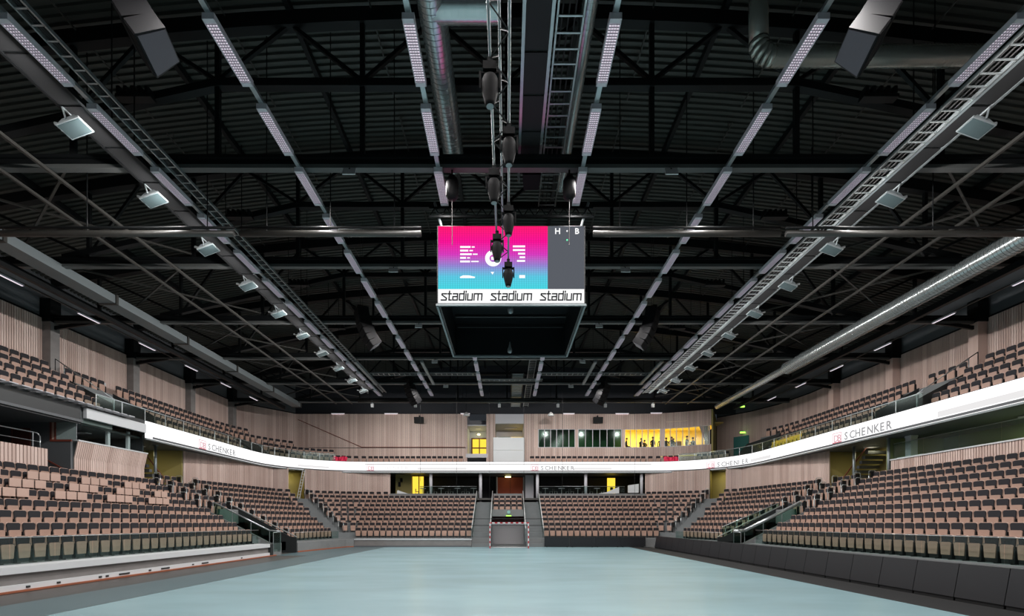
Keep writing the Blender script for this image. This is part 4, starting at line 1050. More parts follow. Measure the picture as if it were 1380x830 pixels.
def led_text(path, s, h, z, mname, boxed=True):
    """lettering with a framed two-letter mark before it, letter by letter along the ribbon"""
    def place(me, s_, z_, nm='lettering'):
        p, d = along(path, s_); n = Vector((d.y, -d.x))
        o = bpy.data.objects.new(nm, me); C.objects.link(o); o.parent = t; g = ORIGIN[t.name]
        o.location = (p.x + n.x * 0.015 - g[0], p.y + n.y * 0.015 - g[1], z_ - g[2]); o.rotation_euler = (R(90), 0, math.atan2(d.y, d.x))
    def quad(s0, s1, z0, z1, mn_):
        (p, d), (q, _) = along(path, s0), along(path, s1); n = Vector((d.y, -d.x)) * 0.014
        mb = MB(); p, q = p + n, q + n
        mb.hexa([(*p, z0), (*q, z0), (*(q - n * 0.5), z0), (*(p - n * 0.5), z0), (*p, z1), (*q, z1), (*(q - n * 0.5), z1), (*(p - n * 0.5), z1)]); mb.build('emblem_bar', mn_, t)
    if boxed:
        bw = h * 1.75; lw = 0.05
        quad(s, s + bw, z - 0.1, z - 0.1 + lw * 1.6, 'led_red'); quad(s, s + bw, z + h + 0.05, z + h + 0.05 + lw, 'led_pink')
        quad(s, s + lw, z - 0.1, z + h + 0.1, 'led_pink'); quad(s + bw - lw, s + bw, z - 0.1, z + h + 0.1, 'led_pink')
        for k, ch in enumerate('DB'):
            key = (ch, h, 'led_pink')
            if key not in cache: cache[key] = text_mesh(ch, h * 1.3, 'led_pink')
            place(cache[key], s + 0.12 * h + lw + k * h * 0.75, z)
        s += bw + h * 0.55
    for ch, wd in CHW:
        key = (ch, h, mname)
        if key not in cache: cache[key] = text_mesh(ch, h * 1.38, mname)
        place(cache[key], s, z); s += wd * h * 1.38 + h * 0.06
    return s
def s_of(px_list_y): pass
side = 41.5 - 7.0
arc = sum((Vector(UP[i + 1]) - Vector(UP[i])).length for i in range(1, 9))
led_text(UP, 34.5 - 7.0 - 0.3, 0.46, LED0 + 0.22, 'led_grey')                         # on the desk-stand side
led_text(UP, side + arc + 0.1, 0.42, LED0 + 0.2, 'led_faint')                           # end, left part
led_text(UP, side + arc + 14.3 + 2.4, 0.44, LED0 + 0.2, 'led_grey')                     # end, middle
led_text(UP, side + arc + 28.6 + 5.6, 0.44, LED0 + 0.2, 'led_grey')                     # far right corner
led_text(UP, side + 2 * arc + 28.6 + (41.5 - 32.4), 0.5, LED0 + 0.22, 'led_grey')      # black-board side
def led_line(s0, s1, z, h, mn_, nm='display_line'):
    n = max(1, int((s1 - s0) / 2.0)); mb = MB()
    for i in range(n):
        (p, d), (q, _) = along(UP, s0 + (s1 - s0) * i / n), along(UP, s0 + (s1 - s0) * (i + 1) / n); nv = Vector((d.y, -d.x)) * 0.012
        p, q = p + nv, q + nv
        mb.hexa([(*p, z), (*q, z), (*(q - nv * .5), z), (*(p - nv * .5), z), (*p, z + h), (*q, z + h), (*(q - nv * .5), z + h), (*(p - nv * .5), z + h)])
    mb.build(nm, mn_, t)
led_line(side + arc - 0.1, side + arc + 28.6 + 0.3, LED0 + 0.78, 0.05, 'led_line')
for a, b in ((side + arc + 5.2, side + arc + 10.2), (side + arc + 21.0, side + arc + 24.9)): led_line(a, b, LED0 + 0.22, 0.22, 'led_faint')
led_line(side + 5.2, side + 8.2, LED0 + 0.25, 0.2, 'led_faint'); led_line(side + 2 * arc + 28.6 - 1.5, side + 2 * arc + 28.6 + 1.5, LED0 + 0.25, 0.25, 'led_faint')
led_line(side + 2 * arc + 28.6 + 17, side + 2 * arc + 28.6 + 27, LED0 + 0.2, 0.3, 'led_faint')
# glass rail on top of the fascia
gpth = offset(UP, 0.12)
glass_rail('glass balustrade along upper tier front on the desk-stand side', [(gpth[0].x, 25.8)] + [tuple(p) for p in gpth[1:8]], 8.2, 8.93, 1.8, posts=True, rr=0.03)
glass_rail('glass balustrade along upper tier front on the black-board side', [tuple(p) for p in gpth[12:-1]] + [(gpth[-1].x, 25.5)], 8.2, 8.93, 1.8, posts=True, rr=0.03)

# ================================================================== SEATS
def rounded(w0, w1, z0, z1, r):
    return [(-w0 / 2, z0), (w0 / 2, z0), (w1 / 2, z1 - r)] + [(w1 / 2 - r + r * math.cos(R(a)), z1 - r + r * math.sin(R(a))) for a in (40, 90)] + [(-w1 / 2 + r + r * math.cos(R(a)), z1 - r + r * math.sin(R(a))) for a in (90, 140)] + [(-w1 / 2, z1 - r)]
shell = MB().prism(rounded(0.4, 0.49, 0.4, 0.885, 0.07), (0, 0.022, 0), (0, -0.03, 0))
pad = MB().prism(rounded(0.38, 0.455, 0.42, 0.865, 0.07), (0, 0.03, 0), (0, -0.004, 0))
seat = MB().prism(rounded(0.36, 0.42, 0.16, 0.62, 0.06), (0, 0.03, 0), (0, 0.05, 0))
frame = MB().box(-0.275, -0.25, -0.02, 0.1, 0.0, 0.56).box(-0.285, -0.24, -0.02, 0.2, 0.0, 0.03)
sd_ = thing('stadium_seat', 'x', 'seat', (0, 0, 0), 'tip-up seats of the side stands')
o = shell.build('backrest', 'ply_rim', sd_); pad.build('upholstery', 'pad', o); seat.build('tip_up_seat', 'ply', sd_); frame.build('standard', 'seat_frame', sd_)
def size_px(s):
    x, y, z = s[0], s[1], s[2] + 0.5
    if y < 2: return 0
    px, py = VX + F * x / y, VY - F * (z - CH) / y
    if not (-12 < px < 1392 and -12 < py < 842): return 0
    return F / y
order = sorted(range(len(SEATS)), key=lambda i: -size_px(SEATS[i]))
single = set(i for i in order[:300] if SEATS[i][4][0] in ('L', 'R', 'UL', 'UR', 'LT', 'RT'))
yellow = set()
first = True
rest = MB()
tv, tf, tm_ = [], [], []
for k, part in enumerate((shell, pad, seat, frame)):
    n0 = len(tv); tv += part.v; tf += [tuple(i + n0 for i in f) for f in part.f]; tm_ += [k] * len(part.f)
for i, (x, y, z, rz, (blk, r), j, n) in enumerate(SEATS):
    yel = blk == 'UR' and r == 0 and y > 37.2
    if i in single and not yel:
        fromt = n - j if blk in ('L', 'LT', 'UL') else j + 1
        wh = {'L': 'above the white ledge', 'R': 'behind black boards', 'LT': 'over the desk stand tunnel', 'RT': 'over the black-board stand tunnel', 'UL': 'in upper tier over the desks', 'UR': 'in upper tier over black boards'}[blk]
        lab = 'plywood tip-up seat %s, %s row up, %s from %s' % (wh, nth(r + 1), nth(fromt), 'the tunnel stair' if blk in 'LR' else 'the aisle')
        if first: sd_.location = (x, y, z); sd_.rotation_euler = (0, 0, rz); sd_['label'] = lab; first = False
        else: dup(sd_, (x, y, z), rz, lab)
    elif not yel:
        c, s = math.cos(rz), math.sin(rz); n0 = len(rest.v)
        rest.v += [(x + p[0] * c - p[1] * s, y + p[0] * s + p[1] * c, z + p[2]) for p in tv]
        rest.f += [tuple(q + n0 for q in f) for f in tf]; rest.mi += tm_
    else: yellow.add(i)
o = rest.build('stadium_seats_far', ['ply_rim', 'pad', 'ply', 'seat_frame']); tag(o, 'rows of plywood tip-up seats in the farther stands', 'seats', None, 'stuff')
for k, i in enumerate(sorted(yellow, key=lambda i: SEATS[i][1])):
    x, y, z, rz = SEATS[i][:4]
    ys = thing('yellow_seat', 'yellow covered seat in the upper tier front row, %s from the corner stairs' % nth(len(yellow) - k), 'seat', (x, y, z), 'yellow seats of the upper tier')
    for part, nm, mm in ((shell, 'backrest', 'seat_yellow'), (seat, 'tip_up_seat', 'seat_yellow'), (frame, 'standard', 'seat_frame')):  # backrest and seat in one even yellow
        q = bpy.data.objects.new(nm, part.mesh(nm, mm)); C.objects.link(q); q.parent = ys
    ys.rotation_euler = (0, 0, rz)
# red covers hung over the glass near both ends of the end row
for x, w_ in ((-17.0, 'desk-stand'), (16.7, 'black-board')):
    yy = 41.5 + math.sqrt(max(0, (RAD - 0.1) ** 2 - (abs(x) - 14.3) ** 2))
    o = thing('red_cover', 'crumpled pink-red cover over seats at %s end of the far row' % w_, 'cover', (x, yy + 0.5, 8.1))
    mb = MB(); P = []
    for i in range(9):
        for j in range(4): P.append((x - 0.75 + i * 0.19, yy + 0.56 + 0.08 * math.sin(i * 2.1 + j) + 0.05 * j, 8.24 + j * 0.17 + 0.05 * math.sin(i * 1.3)))
    mb.add(P, [(i * 4 + j, (i + 1) * 4 + j, (i + 1) * 4 + j + 1, i * 4 + j + 1) for i in range(8) for j in range(3)])
    mb.add([(p[0], p[1] + 0.05, p[2]) for p in P], [(i * 4 + j, i * 4 + j + 1, (i + 1) * 4 + j + 1, (i + 1) * 4 + j) for i in range(8) for j in range(3)])
    mb.build('cloth', 'tarp_red', o)
# ================================================================== OUTER WALLS
def V2(*p): return [Vector(q) for q in p]
WT = 13.5
wl = timber_wall('wall_left', V2((-26.0, 7), (-26.0, 46.0), (-22.3, 51.0)), [(7.3, WT)], 'timber_y', label='pale timber slat wall behind the upper tier over the desk stand')
mb = MB(); sheet(mb, V2((-26.1, 7), (-26.1, 46.05), (-22.35, 51.1)), WT, 17.2, 0.12); mb.build('upper_panel', 'grey_paint', wl)
mb = MB(); sheet(mb, V2((-26.0, 7), (-26.0, 46.0), (-22.3, 51.0)), WT, WT + 0.12, 0.2); mb.build('top_trim', 'steel_black', wl)
wf = timber_wall('wall_far', V2((-22.3, 51.0), (-4.2, 51.0)), [(7.3, 9.9), (9.95, WT)], 'timber_x', label='pale timber slat wall above the end stand')
for a, b in ((-2.2, -1.25), (1.75, 2.86)):
    s_ = MB(); sheet(s_, V2((a, 51), (b, 51)), 7.3, WT, 0.12); s_.build('wall_pier', 'dark_panel', wf)
    s_ = MB(); slats(s_, (a, 51), (b, 51), 7.3, WT); stuff(s_.build('slat_cladding', 'timber_x', wf))
MB().box(-30, 30, 51.4, 51.6, WT + 0.1, 19).build('upper_panel', 'room_dark', wf)
VIP = V2((2.86, 51.0), (13.5, 51.0), (15.2, 50.85), (16.8, 50.5), (18.3, 50.0), (19.5, 49.45), (20.6, 48.8))
wv = timber_wall('wall_lounge', VIP, [(7.3, 9.97), (11.9, WT)], 'timber_xy', label='curved timber slat wall around the glazed lounge')
o = MB(); sheet(o, V2((20.6, 48.8), (22.4, 52.2)), 7.3, WT, 0.12)
o = MB().hexa([(20.6, 48.8, 7.3), (20.75, 48.75, 7.3), (23.2, 53.6, 7.3), (23.0, 53.6, 7.3), (20.6, 48.8, WT), (20.75, 48.75, WT), (23.2, 53.6, WT), (23.0, 53.6, WT)]).build('wall_lounge_return', 'olive'); struct(o, 'olive return wall at the end of glazed lounge')
wr = timber_wall('wall_right', V2((23.0, 53.0), (25.2, 50.0), (26.4, 47.0), (26.9, 43.0), (26.9, 7)), [(7.3, WT)], 'timber_xy', label='pale timber slat wall behind the upper tier over black boards')
mb = MB(); sheet(mb, V2((23.0, 53.1), (25.3, 50.1), (26.5, 47.0), (27.0, 43.0), (27.0, 7)), WT, 17.2, 0.12); mb.build('upper_panel', 'grey_paint', wr)
mb = MB(); sheet(mb, V2((23.0, 53.0), (25.2, 50.0), (26.4, 47.0), (26.9, 43.0), (26.9, 7)), WT, WT + 0.12, 0.2); mb.build('top_trim', 'steel_black', wr)
# closing walls out of sight behind the concourses
for nm, bx in (('wall_outer_left', (-29.2, -29, 4, 58, 0, 7.3)), ('wall_outer_right', (29, 29.2, 4, 58, 0, 7.3)), ('wall_outer_far', (-29, 29, 57, 57.2, 0, 14)), ('wall_back', (-30, 30, -5.6, -5.4, 0, 19)), ('wall_back_left', (-30, -29.8, -5.4, 7, 0, 19)), ('wall_back_right', (29.8, 30, -5.4, 7, 0, 19))):
    struct(MB().box(*bx).build(nm, 'room_dark'))
MB().box(-30, 30, -5.4, 3.4, 18.9, 19.0).build('roof_cover', 'steel_black', ceil)
# columns at the wall
for s, x in ((-1, -25.72), (1, 26.6)):
    for k, y in enumerate(TY[2:]):
        if s > 0 and y > 40: continue
        t = thing('wall_column', '%s column before timber wall, %s from end wall on the %s side' % ('concrete' if s < 0 else 'timber-clad', nth(5 - k), 'desk-stand' if s < 0 else 'black-board'), 'column', (x, y, 8))
        MB().box(x - 0.3, x + 0.22, y - 0.28, y + 0.28, 7.4, 13.3).build('shaft', 'grey_fascia' if s < 0 else 'timber_y', t)
        MB().box(x - 0.34, x + 0.26, y - 0.32, y + 0.32, 13.3, 14.6).build('head', 'steel_black', t)
        MB().beam((x, y, 13.0), (x - s * 2.4, y, 13.36), 0.12, 0.2).build('knee', 'steel_black', t)
# batten lamps on top of the far wall
for i, (x0, x1) in enumerate(((-18.5, -17.1), (-12.9, -11.5), (-4.9, -3.9), (5.9, 7.1), (11.4, 12.8), (15.0, 16.2))):
    y = 50.9 if x0 < 13 else 50.6
    t = thing('batten_lamp', 'slim white batten lamp on top of the end wall, %s from desk-stand side' % nth(i + 1), 'lamp', (x0, y, 13.45), 'batten lamps on the end wall')
    MB().box(x0, x1, y - 0.08, y + 0.08, 13.5, 13.58).build('body', 'lamp_shell', t); MB().box(x0 + 0.03, x1 - 0.03, y - 0.06, y + 0.06, 13.47, 13.5).build('diffuser', 'lamp_face', t)
# black box loudspeakers on the end wall
for x, w_ in ((-9.2, 'desk-stand side'), (9.5, 'lounge window')):
    t = thing('wall_loudspeaker', 'black box loudspeaker high on the end wall above the %s' % w_, 'loudspeaker', (x, 50.8, 12.6))
    MB().hexa([(x - 0.5, 50.45, 12.45), (x + 0.5, 50.45, 12.45), (x + 0.45, 50.9, 12.5), (x - 0.45, 50.9, 12.5), (x - 0.5, 50.3, 13.05), (x + 0.5, 50.3, 13.05), (x + 0.45, 50.9, 13.1), (x - 0.45, 50.9, 13.1)]).build('cabinet', 'speaker_black', t)
    MB().box(x - 0.06, x + 0.06, 50.7, 50.96, 12.9, 13.3).build('bracket', 'steel_black', t)

# ================================================================== ROOMS IN THE END WALL
def lamp_in(x, y, z, sx, sy_, e, col, name='ceiling_panel', label='flat lit ceiling panel', parent=None):
    t = thing('ceiling_lamp', label, 'ceiling light', (x, y, z))
    MB().box(x - sx / 2, x + sx / 2, y - sy_ / 2, y + sy_ / 2, z + 0.01, z + 0.06).build('panel', 'lamp_shell', t)
    ld = bpy.data.lights.new(name, 'AREA'); ld.shape = 'RECTANGLE'; ld.size = sx; ld.size_y = sy_; ld.energy = e; ld.color = col
    lo = bpy.data.objects.new(name, ld); C.objects.link(lo); lo.parent = t
# stair niche with glazed doors
mb = MB(); mb.box(-4.35, -4.2, 51.0, 54.2, 7.3, WT); mb.box(-2.2, -2.05, 51.0, 54.2, 7.3, WT); mb.box(-4.35, -2.05, 54.2, 54.3, 7.3, WT); mb.box(-4.35, -2.05, 51.2, 54.2, 12.3, 12.4); mb.box(-4.35, -2.05, 50.9, 54.2, 8.9, 9.3)
struct(mb.build('wall_niche', 'pale_paint'), 'pale walls of the lit stair niche')
d = MB().box(-4.0, -2.3, 54.0, 54.1, 9.3, 11.5).build('door_1', 'door_brown'); struct(d, 'glazed double door glowing yellow in the stair niche')
for i in range(2):
    for j in range(2): MB().box(-3.85 + i * 0.82, -3.15 + i * 0.82, 53.97, 54.0, 9.4 + j * 1.05, 10.3 + j * 1.05).build('pane', 'yellow_lit', d)
t = thing('wall_lamp', 'bright greenish lamp over the glazed door in the stair niche', 'lamp', (-3.15, 53.6, 12.0))
MB().lathe([(0.1, 0), (0.17, 0.06), (0.17, 0.12), (0.08, 0.18)], 10, (-3.15, 53.7, 11.75)).build('globe', 'warm_lamp', t, True)
MB().box(-3.2, -3.1, 53.7, 54.2, 11.9, 12.0).build('bracket', 'galv_dull', t)
lamp_in(-3.15, 52.6, 12.25, 0.5, 0.5, 14, (0.95, 1.0, 0.6), label='small lit ceiling panel in the stair niche')
# commentator box
mb = MB(); mb.box(-1.25, 1.75, 55.0, 55.1, 8.5, WT); mb.box(-1.25, 1.75, 51.2, 55, 12.5, 12.6); mb.box(-1.35, -1.25, 51.1, 55, 8.5, WT); mb.box(1.75, 1.85, 51.1, 55, 8.5, WT); mb.box(-1.25, 1.75, 51, 51.1, 12.5, WT); mb.box(-1.25, 1.75, 51.1, 55, 8.7, 8.8)
struct(mb.build('wall_box', 'pale_paint'), 'pale walls of the open commentator box')
o = thing('parapet_panel', 'plain white parapet panel in front of the commentator box', 'parapet', (0.2, 50.6, 8.8))
MB().box(-1.45, 1.8, 50.5, 50.62, 9.62, 10.95).build('upper_panel', 'white_fascia', o); MB().box(-1.45, 1.8, 50.5, 50.62, 8.1, 9.6).build('lower_panel', 'white_fascia', o)
o = MB().box(-1.0, 0.35, 54.8, 55.0, 9.0, 11.75).build('door_2', 'green_door'); struct(o, 'teal door in the commentator box')
o = MB().box(0.45, 1.7, 54.9, 55.0, 9.6, 11.75).build('window_1', 'yellow_lit'); struct(o, 'yellow lit opening in the commentator box')
lamp_in(0.4, 53.4, 12.4, 1.4, 0.5, 16, (1.0, 0.75, 0.4), label='warm lit ceiling panel in the commentator box')
# glazed lounge: dark green half and lit yellow half
mb = MB(); mb.box(2.9, 12.15, 55.0, 55.1, 8.6, 12.6); mb.box(2.86, 2.95, 51.1, 55, 8.6, 12.6); mb.box(2.9, 12.15, 51.15, 55, 12.5, 12.6); mb.box(2.9, 12.15, 51.15, 55, 8.9, 9.0)
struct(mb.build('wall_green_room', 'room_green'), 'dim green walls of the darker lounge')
mb = MB(); mb.box(12.15, 22.9, 55.4, 55.5, 8.6, 12.8); mb.box(12.05, 12.15, 51.15, 55.4, 8.6, 12.6); mb.box(12.15, 22.9, 51.2, 55.4, 12.6, 12.7)
mb.hexa([(12.15, 51.15, 8.9), (15, 51.0, 8.9), (23.0, 55.4, 8.9), (12.15, 55.4, 8.9), (12.15, 51.15, 9.0), (15, 51.0, 9.0), (23.0, 55.4, 9.0), (12.15, 55.4, 9.0)])
mb.hexa([(15, 51.0, 8.9), (20.5, 49.0, 8.9), (22.9, 53.6, 8.9), (23, 55.4, 8.9), (15, 51.0, 9.0), (20.5, 49.0, 9.0), (22.9, 53.6, 9.0), (23, 55.4, 9.0)])
mb.hexa([(15, 51.1, 12.55), (20.5, 49.2, 12.55), (22.9, 53.6, 12.55), (23, 55.4, 12.55), (15, 51.1, 12.6), (20.5, 49.2, 12.6), (22.9, 53.6, 12.6), (23, 55.4, 12.6)])
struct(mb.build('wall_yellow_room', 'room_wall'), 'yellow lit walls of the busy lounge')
for i, (x, y) in enumerate(((14.2, 53.0), (17.0, 52.8), (19.8, 52.0))): lamp_in(x, y, 12.5, 1.8, 0.8, 190, (1.0, 0.84, 0.46), label='warm lit ceiling panel in the yellow lounge, %s from the green lounge' % nth(i + 1))
lamp_in(8.0, 53.6, 12.4, 0.5, 0.5, 26, (0.8, 1.0, 0.5), label='small greenish ceiling lamp in the dark lounge')
def path_pt(x):
    for a, b in zip(VIP, VIP[1:]):
        if a.x <= x <= b.x: return a.lerp(b, (x - a.x) / (b.x - a.x))
def lounge_window(idx, x0, x1, n, gm, lab):
    w_ = thing('window_%d' % idx, None, None, (x0, 51, 9.97), kind='structure'); w_['label'] = lab
    for i in range(n + 1):
        p = path_pt(x0 + (x1 - x0) * i / n)
        MB().box(p.x - 0.035, p.x + 0.035, p.y - 0.03, p.y + 0.08, 9.97, 11.9).build('mullion', 'pale_paint', w_)
        if i < n:
            q = path_pt(x0 + (x1 - x0) * (i + 1) / n)
            MB().hexa([(p.x, p.y + 0.03, 9.99), (q.x, q.y + 0.03, 9.99), (q.x, q.y + 0.045, 9.99), (p.x, p.y + 0.045, 9.99), (p.x, p.y + 0.03, 11.88), (q.x, q.y + 0.03, 11.88), (q.x, q.y + 0.045, 11.88), (p.x, p.y + 0.045, 11.88)]).build('pane', gm, w_)
    for z in (9.98, 11.88):
        k = 6
        for i in range(k):
            p, q = path_pt(x0 + (x1 - x0) * i / k), path_pt(x0 + (x1 - x0) * (i + 1) / k)
            MB().beam((p.x, p.y, z), (q.x, q.y, z), 0.1, 0.05).build('frame_rail', 'pale_paint', w_)
lounge_window(2, 3.3, 7.15, 6, 'glass_green', 'dark green window band of six panes in the end wall')
lounge_window(3, 7.5, 12.05, 6, 'glass_green', 'dark green window band beside the yellow windows')
lounge_window(4, 12.4, 16.05, 6, 'glass_clear', 'yellow lit lounge window beside the green windows')
lounge_window(5, 16.45, 20.45, 7, 'glass_clear', 'yellow lit lounge window at the curved wall end')
for x0, x1 in ((7.15, 7.5), (12.05, 12.4), (16.05, 16.45), (2.86, 3.3)):
    a, b = path_pt(x0), path_pt(x1); mb = MB(); sheet(mb, [a, b], 9.97, 11.9, 0.1); o = mb.build('window_pier', 'timber_xy', wv)
# curtains
for cx_, w_, s in ((3.25, 'green', 1), (20.35, 'yellow', -1)):
    p = path_pt(cx_) + Vector((0, 0.2)); o = thing('curtain', 'pale tied-back curtain at the end of the %s lounge windows' % w_, 'curtain', (p.x, p.y, 9.97))
    mb = MB(); n = 9; P = []
    for j in range(6):
        z = 11.88 - j * 0.37; wd = (0.85 - 0.11 * j) if s > 0 else (0.95 - 0.14 * min(j, 4))
        for i in range(n): P.append((p.x - 0.1 * s + s * wd * i / (n - 1) - (0.14 * j if s > 0 else 0) * 0.3, p.y + 0.05 * (i % 2), z))
    mb.add(P, [(j * n + i, j * n + i + 1, (j + 1) * n + i + 1, (j + 1) * n + i) for j in range(5) for i in range(n - 1)])
    mb.add([(a, b + 0.02, c) for a, b, c in P], [(j * n + i, (j + 1) * n + i, (j + 1) * n + i + 1, j * n + i + 1) for j in range(5) for i in range(n - 1)])
    mb.build('fabric', 'curtain', o)
# people in the lit lounge: one continuous body each, skinned over a seated or standing skeleton
def person_mesh(name, pose):
    V, E, Rr = [], [], []
    def v(p, r, par=None):
        V.append(p); Rr.append(r)
        if par is not None: E.append((par, len(V) - 1))
        return len(V) - 1
    hz = 0.78 if pose != 'stand' else 0.92
    pel = v((0, 0, hz), 0.16); ch = v((0, 0.02, hz + 0.28), 0.16, pel); sh = v((0, 0.0, hz + 0.48), 0.13, ch); nk = v((0, -0.01, hz + 0.57), 0.055, sh)
    hd = v((0, -0.03, hz + 0.68), 0.09, nk); v((0, -0.03, hz + 0.8), 0.08, hd)
    for s in (-1, 1):
        a = v((s * 0.2, 0.0, hz + 0.45), 0.065, sh)
        if pose == 'lean': b = v((s * 0.27, -0.12, hz + 0.2), 0.05, a); c = v((s * 0.16, -0.34, hz + 0.25), 0.038, b); v((s * 0.12, -0.42, hz + 0.27), 0.035, c)
        else: b = v((s * 0.26, 0.03, hz + 0.18), 0.05, a); c = v((s * 0.22, -0.14, hz - 0.02), 0.038, b); v((s * 0.2, -0.22, hz - 0.03), 0.035, c)
        h = v((s * 0.1, 0, hz - 0.05), 0.095, pel)
        if pose == 'stand': k = v((s * 0.11, -0.02, 0.48), 0.065, h); f = v((s * 0.11, 0.02, 0.07), 0.045, k); v((s * 0.11, -0.14, 0.04), 0.04, f)
        else: k = v((s * 0.14, -0.42, hz - 0.03), 0.07, h); f = v((s * 0.13, -0.36, 0.36), 0.05, k); v((s * 0.13, -0.5, 0.33), 0.04, f)
    me = bpy.data.meshes.new(name); me.from_pydata(V, E, []); o = bpy.data.objects.new(name, me); C.objects.link(o)
    sk = o.modifiers.new('skin', 'SKIN'); sk.use_smooth_shade = True
    for i, d in enumerate(me.skin_vertices[0].data): d.radius = (Rr[i], Rr[i] * 0.85); d.use_root = i == 0
    o.modifiers.new('sub', 'SUBSURF').levels = 1
    bpy.context.view_layer.update()
    out = bpy.data.meshes.new_from_object(o.evaluated_get(bpy.context.evaluated_depsgraph_get()))
    bpy.data.objects.remove(o); out.materials.clear()
    for m_ in ('cloth', 'skin'): out.materials.append(MATS[m_])
    for p in out.polygons: p.material_index = 1 if p.center.z > hz + 0.6 else 0
    return out, hz
PM = {p: person_mesh('person_body', p) for p in ('sit', 'lean', 'stand')}
hairm = MB().lathe([(0.02, 0.1), (0.07, 0.09), (0.1, 0.04), (0.105, -0.02), (0.09, -0.07)][::-1], 10).mesh('hair', 'pad', smooth=True)
PPL = [(12.75, 0.7, 'sit', 80, 'at the window edge by the green lounge'), (15.25 - 1.0 + 0.15, 1.0, 'lean', 20, 'leaning on the table, second from green lounge'), (15.05, 2.1, 'lean', -30, 'leaning on the table, third from green lounge'), (15.85 - .3, 0.9, 'stand', 10, 'standing tall before the window pier'), (16.75 - .45, 0.8, 'sit', 180, 'sitting with back to the window pier'), (16.95, 1.1, 'sit', 0, 'just past the window pier'),
       (17.35, 0.7, 'lean', 160, 'bending forward by the curved glass'), (17.9, 1.9, 'sit', 190, 'behind the tan chair by the curved glass'), (18.75, 0.7, 'lean', 90, 'beside the wide dark chair'), (19.75, 2.1, 'sit', -60, 'nearest to the bright wall lamp')]
for i, (x, dy, pose, rz, wh) in enumerate(PPL):
    p = path_pt(min(x, 20.4)); y = p.y + dy
    me, hz = PM[pose]
    r = thing('person', 'person in dark clothes in the yellow lounge, ' + wh, 'person', (x, y, 9.35 if pose != 'stand' else 9.3), 'people in the lit lounge')
    b = bpy.data.objects.new('body', me); C.objects.link(b); b.parent = r
    h = bpy.data.objects.new('hair', hairm); C.objects.link(h); h.parent = r; h.location = (0, -0.02, hz + 0.8)
    r.rotation_euler = (0, 0, R(rz)); r.scale = (1.12, 1.12, 1.06)
    if pose != 'stand':
        c = thing('bar_stool', 'high dark stool under the person ' + wh, 'stool', (x, y, 9.0), 'stools in the lit lounge')
        MB().lathe([(0.19, 0.88), (0.2, 0.91), (0.19, 0.94)], 12, (x, y, 9.0)).build('seat', 'furniture', c)
        MB().tube((x, y, 9.04), (x, y, 9.88), 0.03, 8).build('stem', 'furniture', c); MB().lathe([(0.2, 0.0), (0.19, 0.03), (0.05, 0.05)], 12, (x, y, 9.0)).build('foot', 'furniture', c)
mb_ = None
for i, (x, y) in enumerate(((13.7, 52.4), (16.4, 52.3), (18.6, 51.6))):
    c = thing('lounge_table', 'high table in the yellow lounge, %s from the green lounge' % nth(i + 1), 'table', (x, y, 9.0))
    MB().box(x - 0.5, x + 0.5, y - 0.3, y + 0.3, 10.02, 10.07).build('top', 'furniture', c); MB().tube((x, y, 9.04), (x, y, 10.02), 0.04, 8).build('leg', 'furniture', c); MB().box(x - 0.25, x + 0.25, y - 0.25, y + 0.25, 9.0, 9.04).build('foot', 'furniture', c)
c = thing('tan_chair', 'tan high-backed chair by the curved lounge glass', 'chair', (18.0, 51.0, 9.0))
MB().box(17.7, 18.3, 50.75, 50.85, 9.7, 10.6).build('backrest', 'cloth_brown', c); MB().box(17.7, 18.3, 50.85, 51.3, 9.7, 9.8).build('seat', 'cloth_brown', c)
for x in (17.74, 18.26): MB().box(x - 0.03, x + 0.03, 50.8, 51.25, 9.0, 9.7).build('leg', 'furniture', c)

# ================================================================== CONCOURSE UNDER THE TIER AT THE END
o = MB().box(-12, 16.8, 49.0, 57, 4.35, 4.55).build('floor_concourse', 'slab'); struct(o, 'concourse floor behind the end stand')
o = MB().box(-11.9, -3.05, 49.05, 49.2, 4.3, 5.0).box(-1.4, 1.55, 49.05, 49.2, 4.3, 5.0).box(3.1, 16.8, 49.05, 49.2, 4.3, 5.0).build('wall_parapet', 'concrete'); struct(o, 'low grey parapet behind the last row of the end stand')
o = MB().box(-12, 16.8, 55.4, 55.5, 4.5, 7.2).build('wall_concourse', 'room_dark'); struct(o, 'dark back wall of the end concourse')
for i, x in enumerate((-7.8, -2.72, 3.1, 8.05, 13.75)):
    t = thing('concourse_column', 'round pale column on the end concourse, %s from the desk-stand side' % nth(i + 1), 'column', (x, 49.5, 4.5), 'columns of the end concourse')
    MB().tube((x, 49.5, 4.0 if abs(x) < 4 else 4.55), (x, 49.5, 7.2), 0.16, 12).build('shaft', 'pale_paint', t, True)
    MB().box(x - 0.2, x + 0.2, 49.3, 49.7, 7.12, 7.2).build('cap', 'pale_paint', t)
d = MB().box(-1.05, 1.75, 54.0, 54.15, 4.55, 7.1).build('door_3', 'door_orange'); struct(d, 'orange-brown double door on the end concourse')
MB().box(0.33, 0.37, 53.97, 54.0, 4.55, 7.1).build('door_joint', 'door_brown', d)
for x in (-1.2, 1.78): MB().box(x, x + 0.14, 53.95, 54.15, 4.55, 7.15).build('door_frame', 'pale_paint', d)
o = MB().box(1.95, 2.85, 52.0, 52.15, 4.55, 7.15).build('wall_white_panel', 'pale_paint'); struct(o, 'white wall panel beside the orange door')
t = thing('door_lamp', 'bright greenish lamp over the orange door', 'lamp', (0.1, 52.8, 7.05)); MB().box(-0.2, 0.4, 52.7, 52.9, 6.98, 7.1).build('body', 'warm_lamp', t); MB().box(-0.22, 0.42, 52.68, 52.92, 7.1, 7.2).build('base', 'galv_dull', t)
o = MB().box(-11.9, -10.2, 51.6, 51.75, 4.5, 7.2).build('wall_yellow_nook', 'olive'); struct(o, 'yellowish wall nook with doors on end concourse')
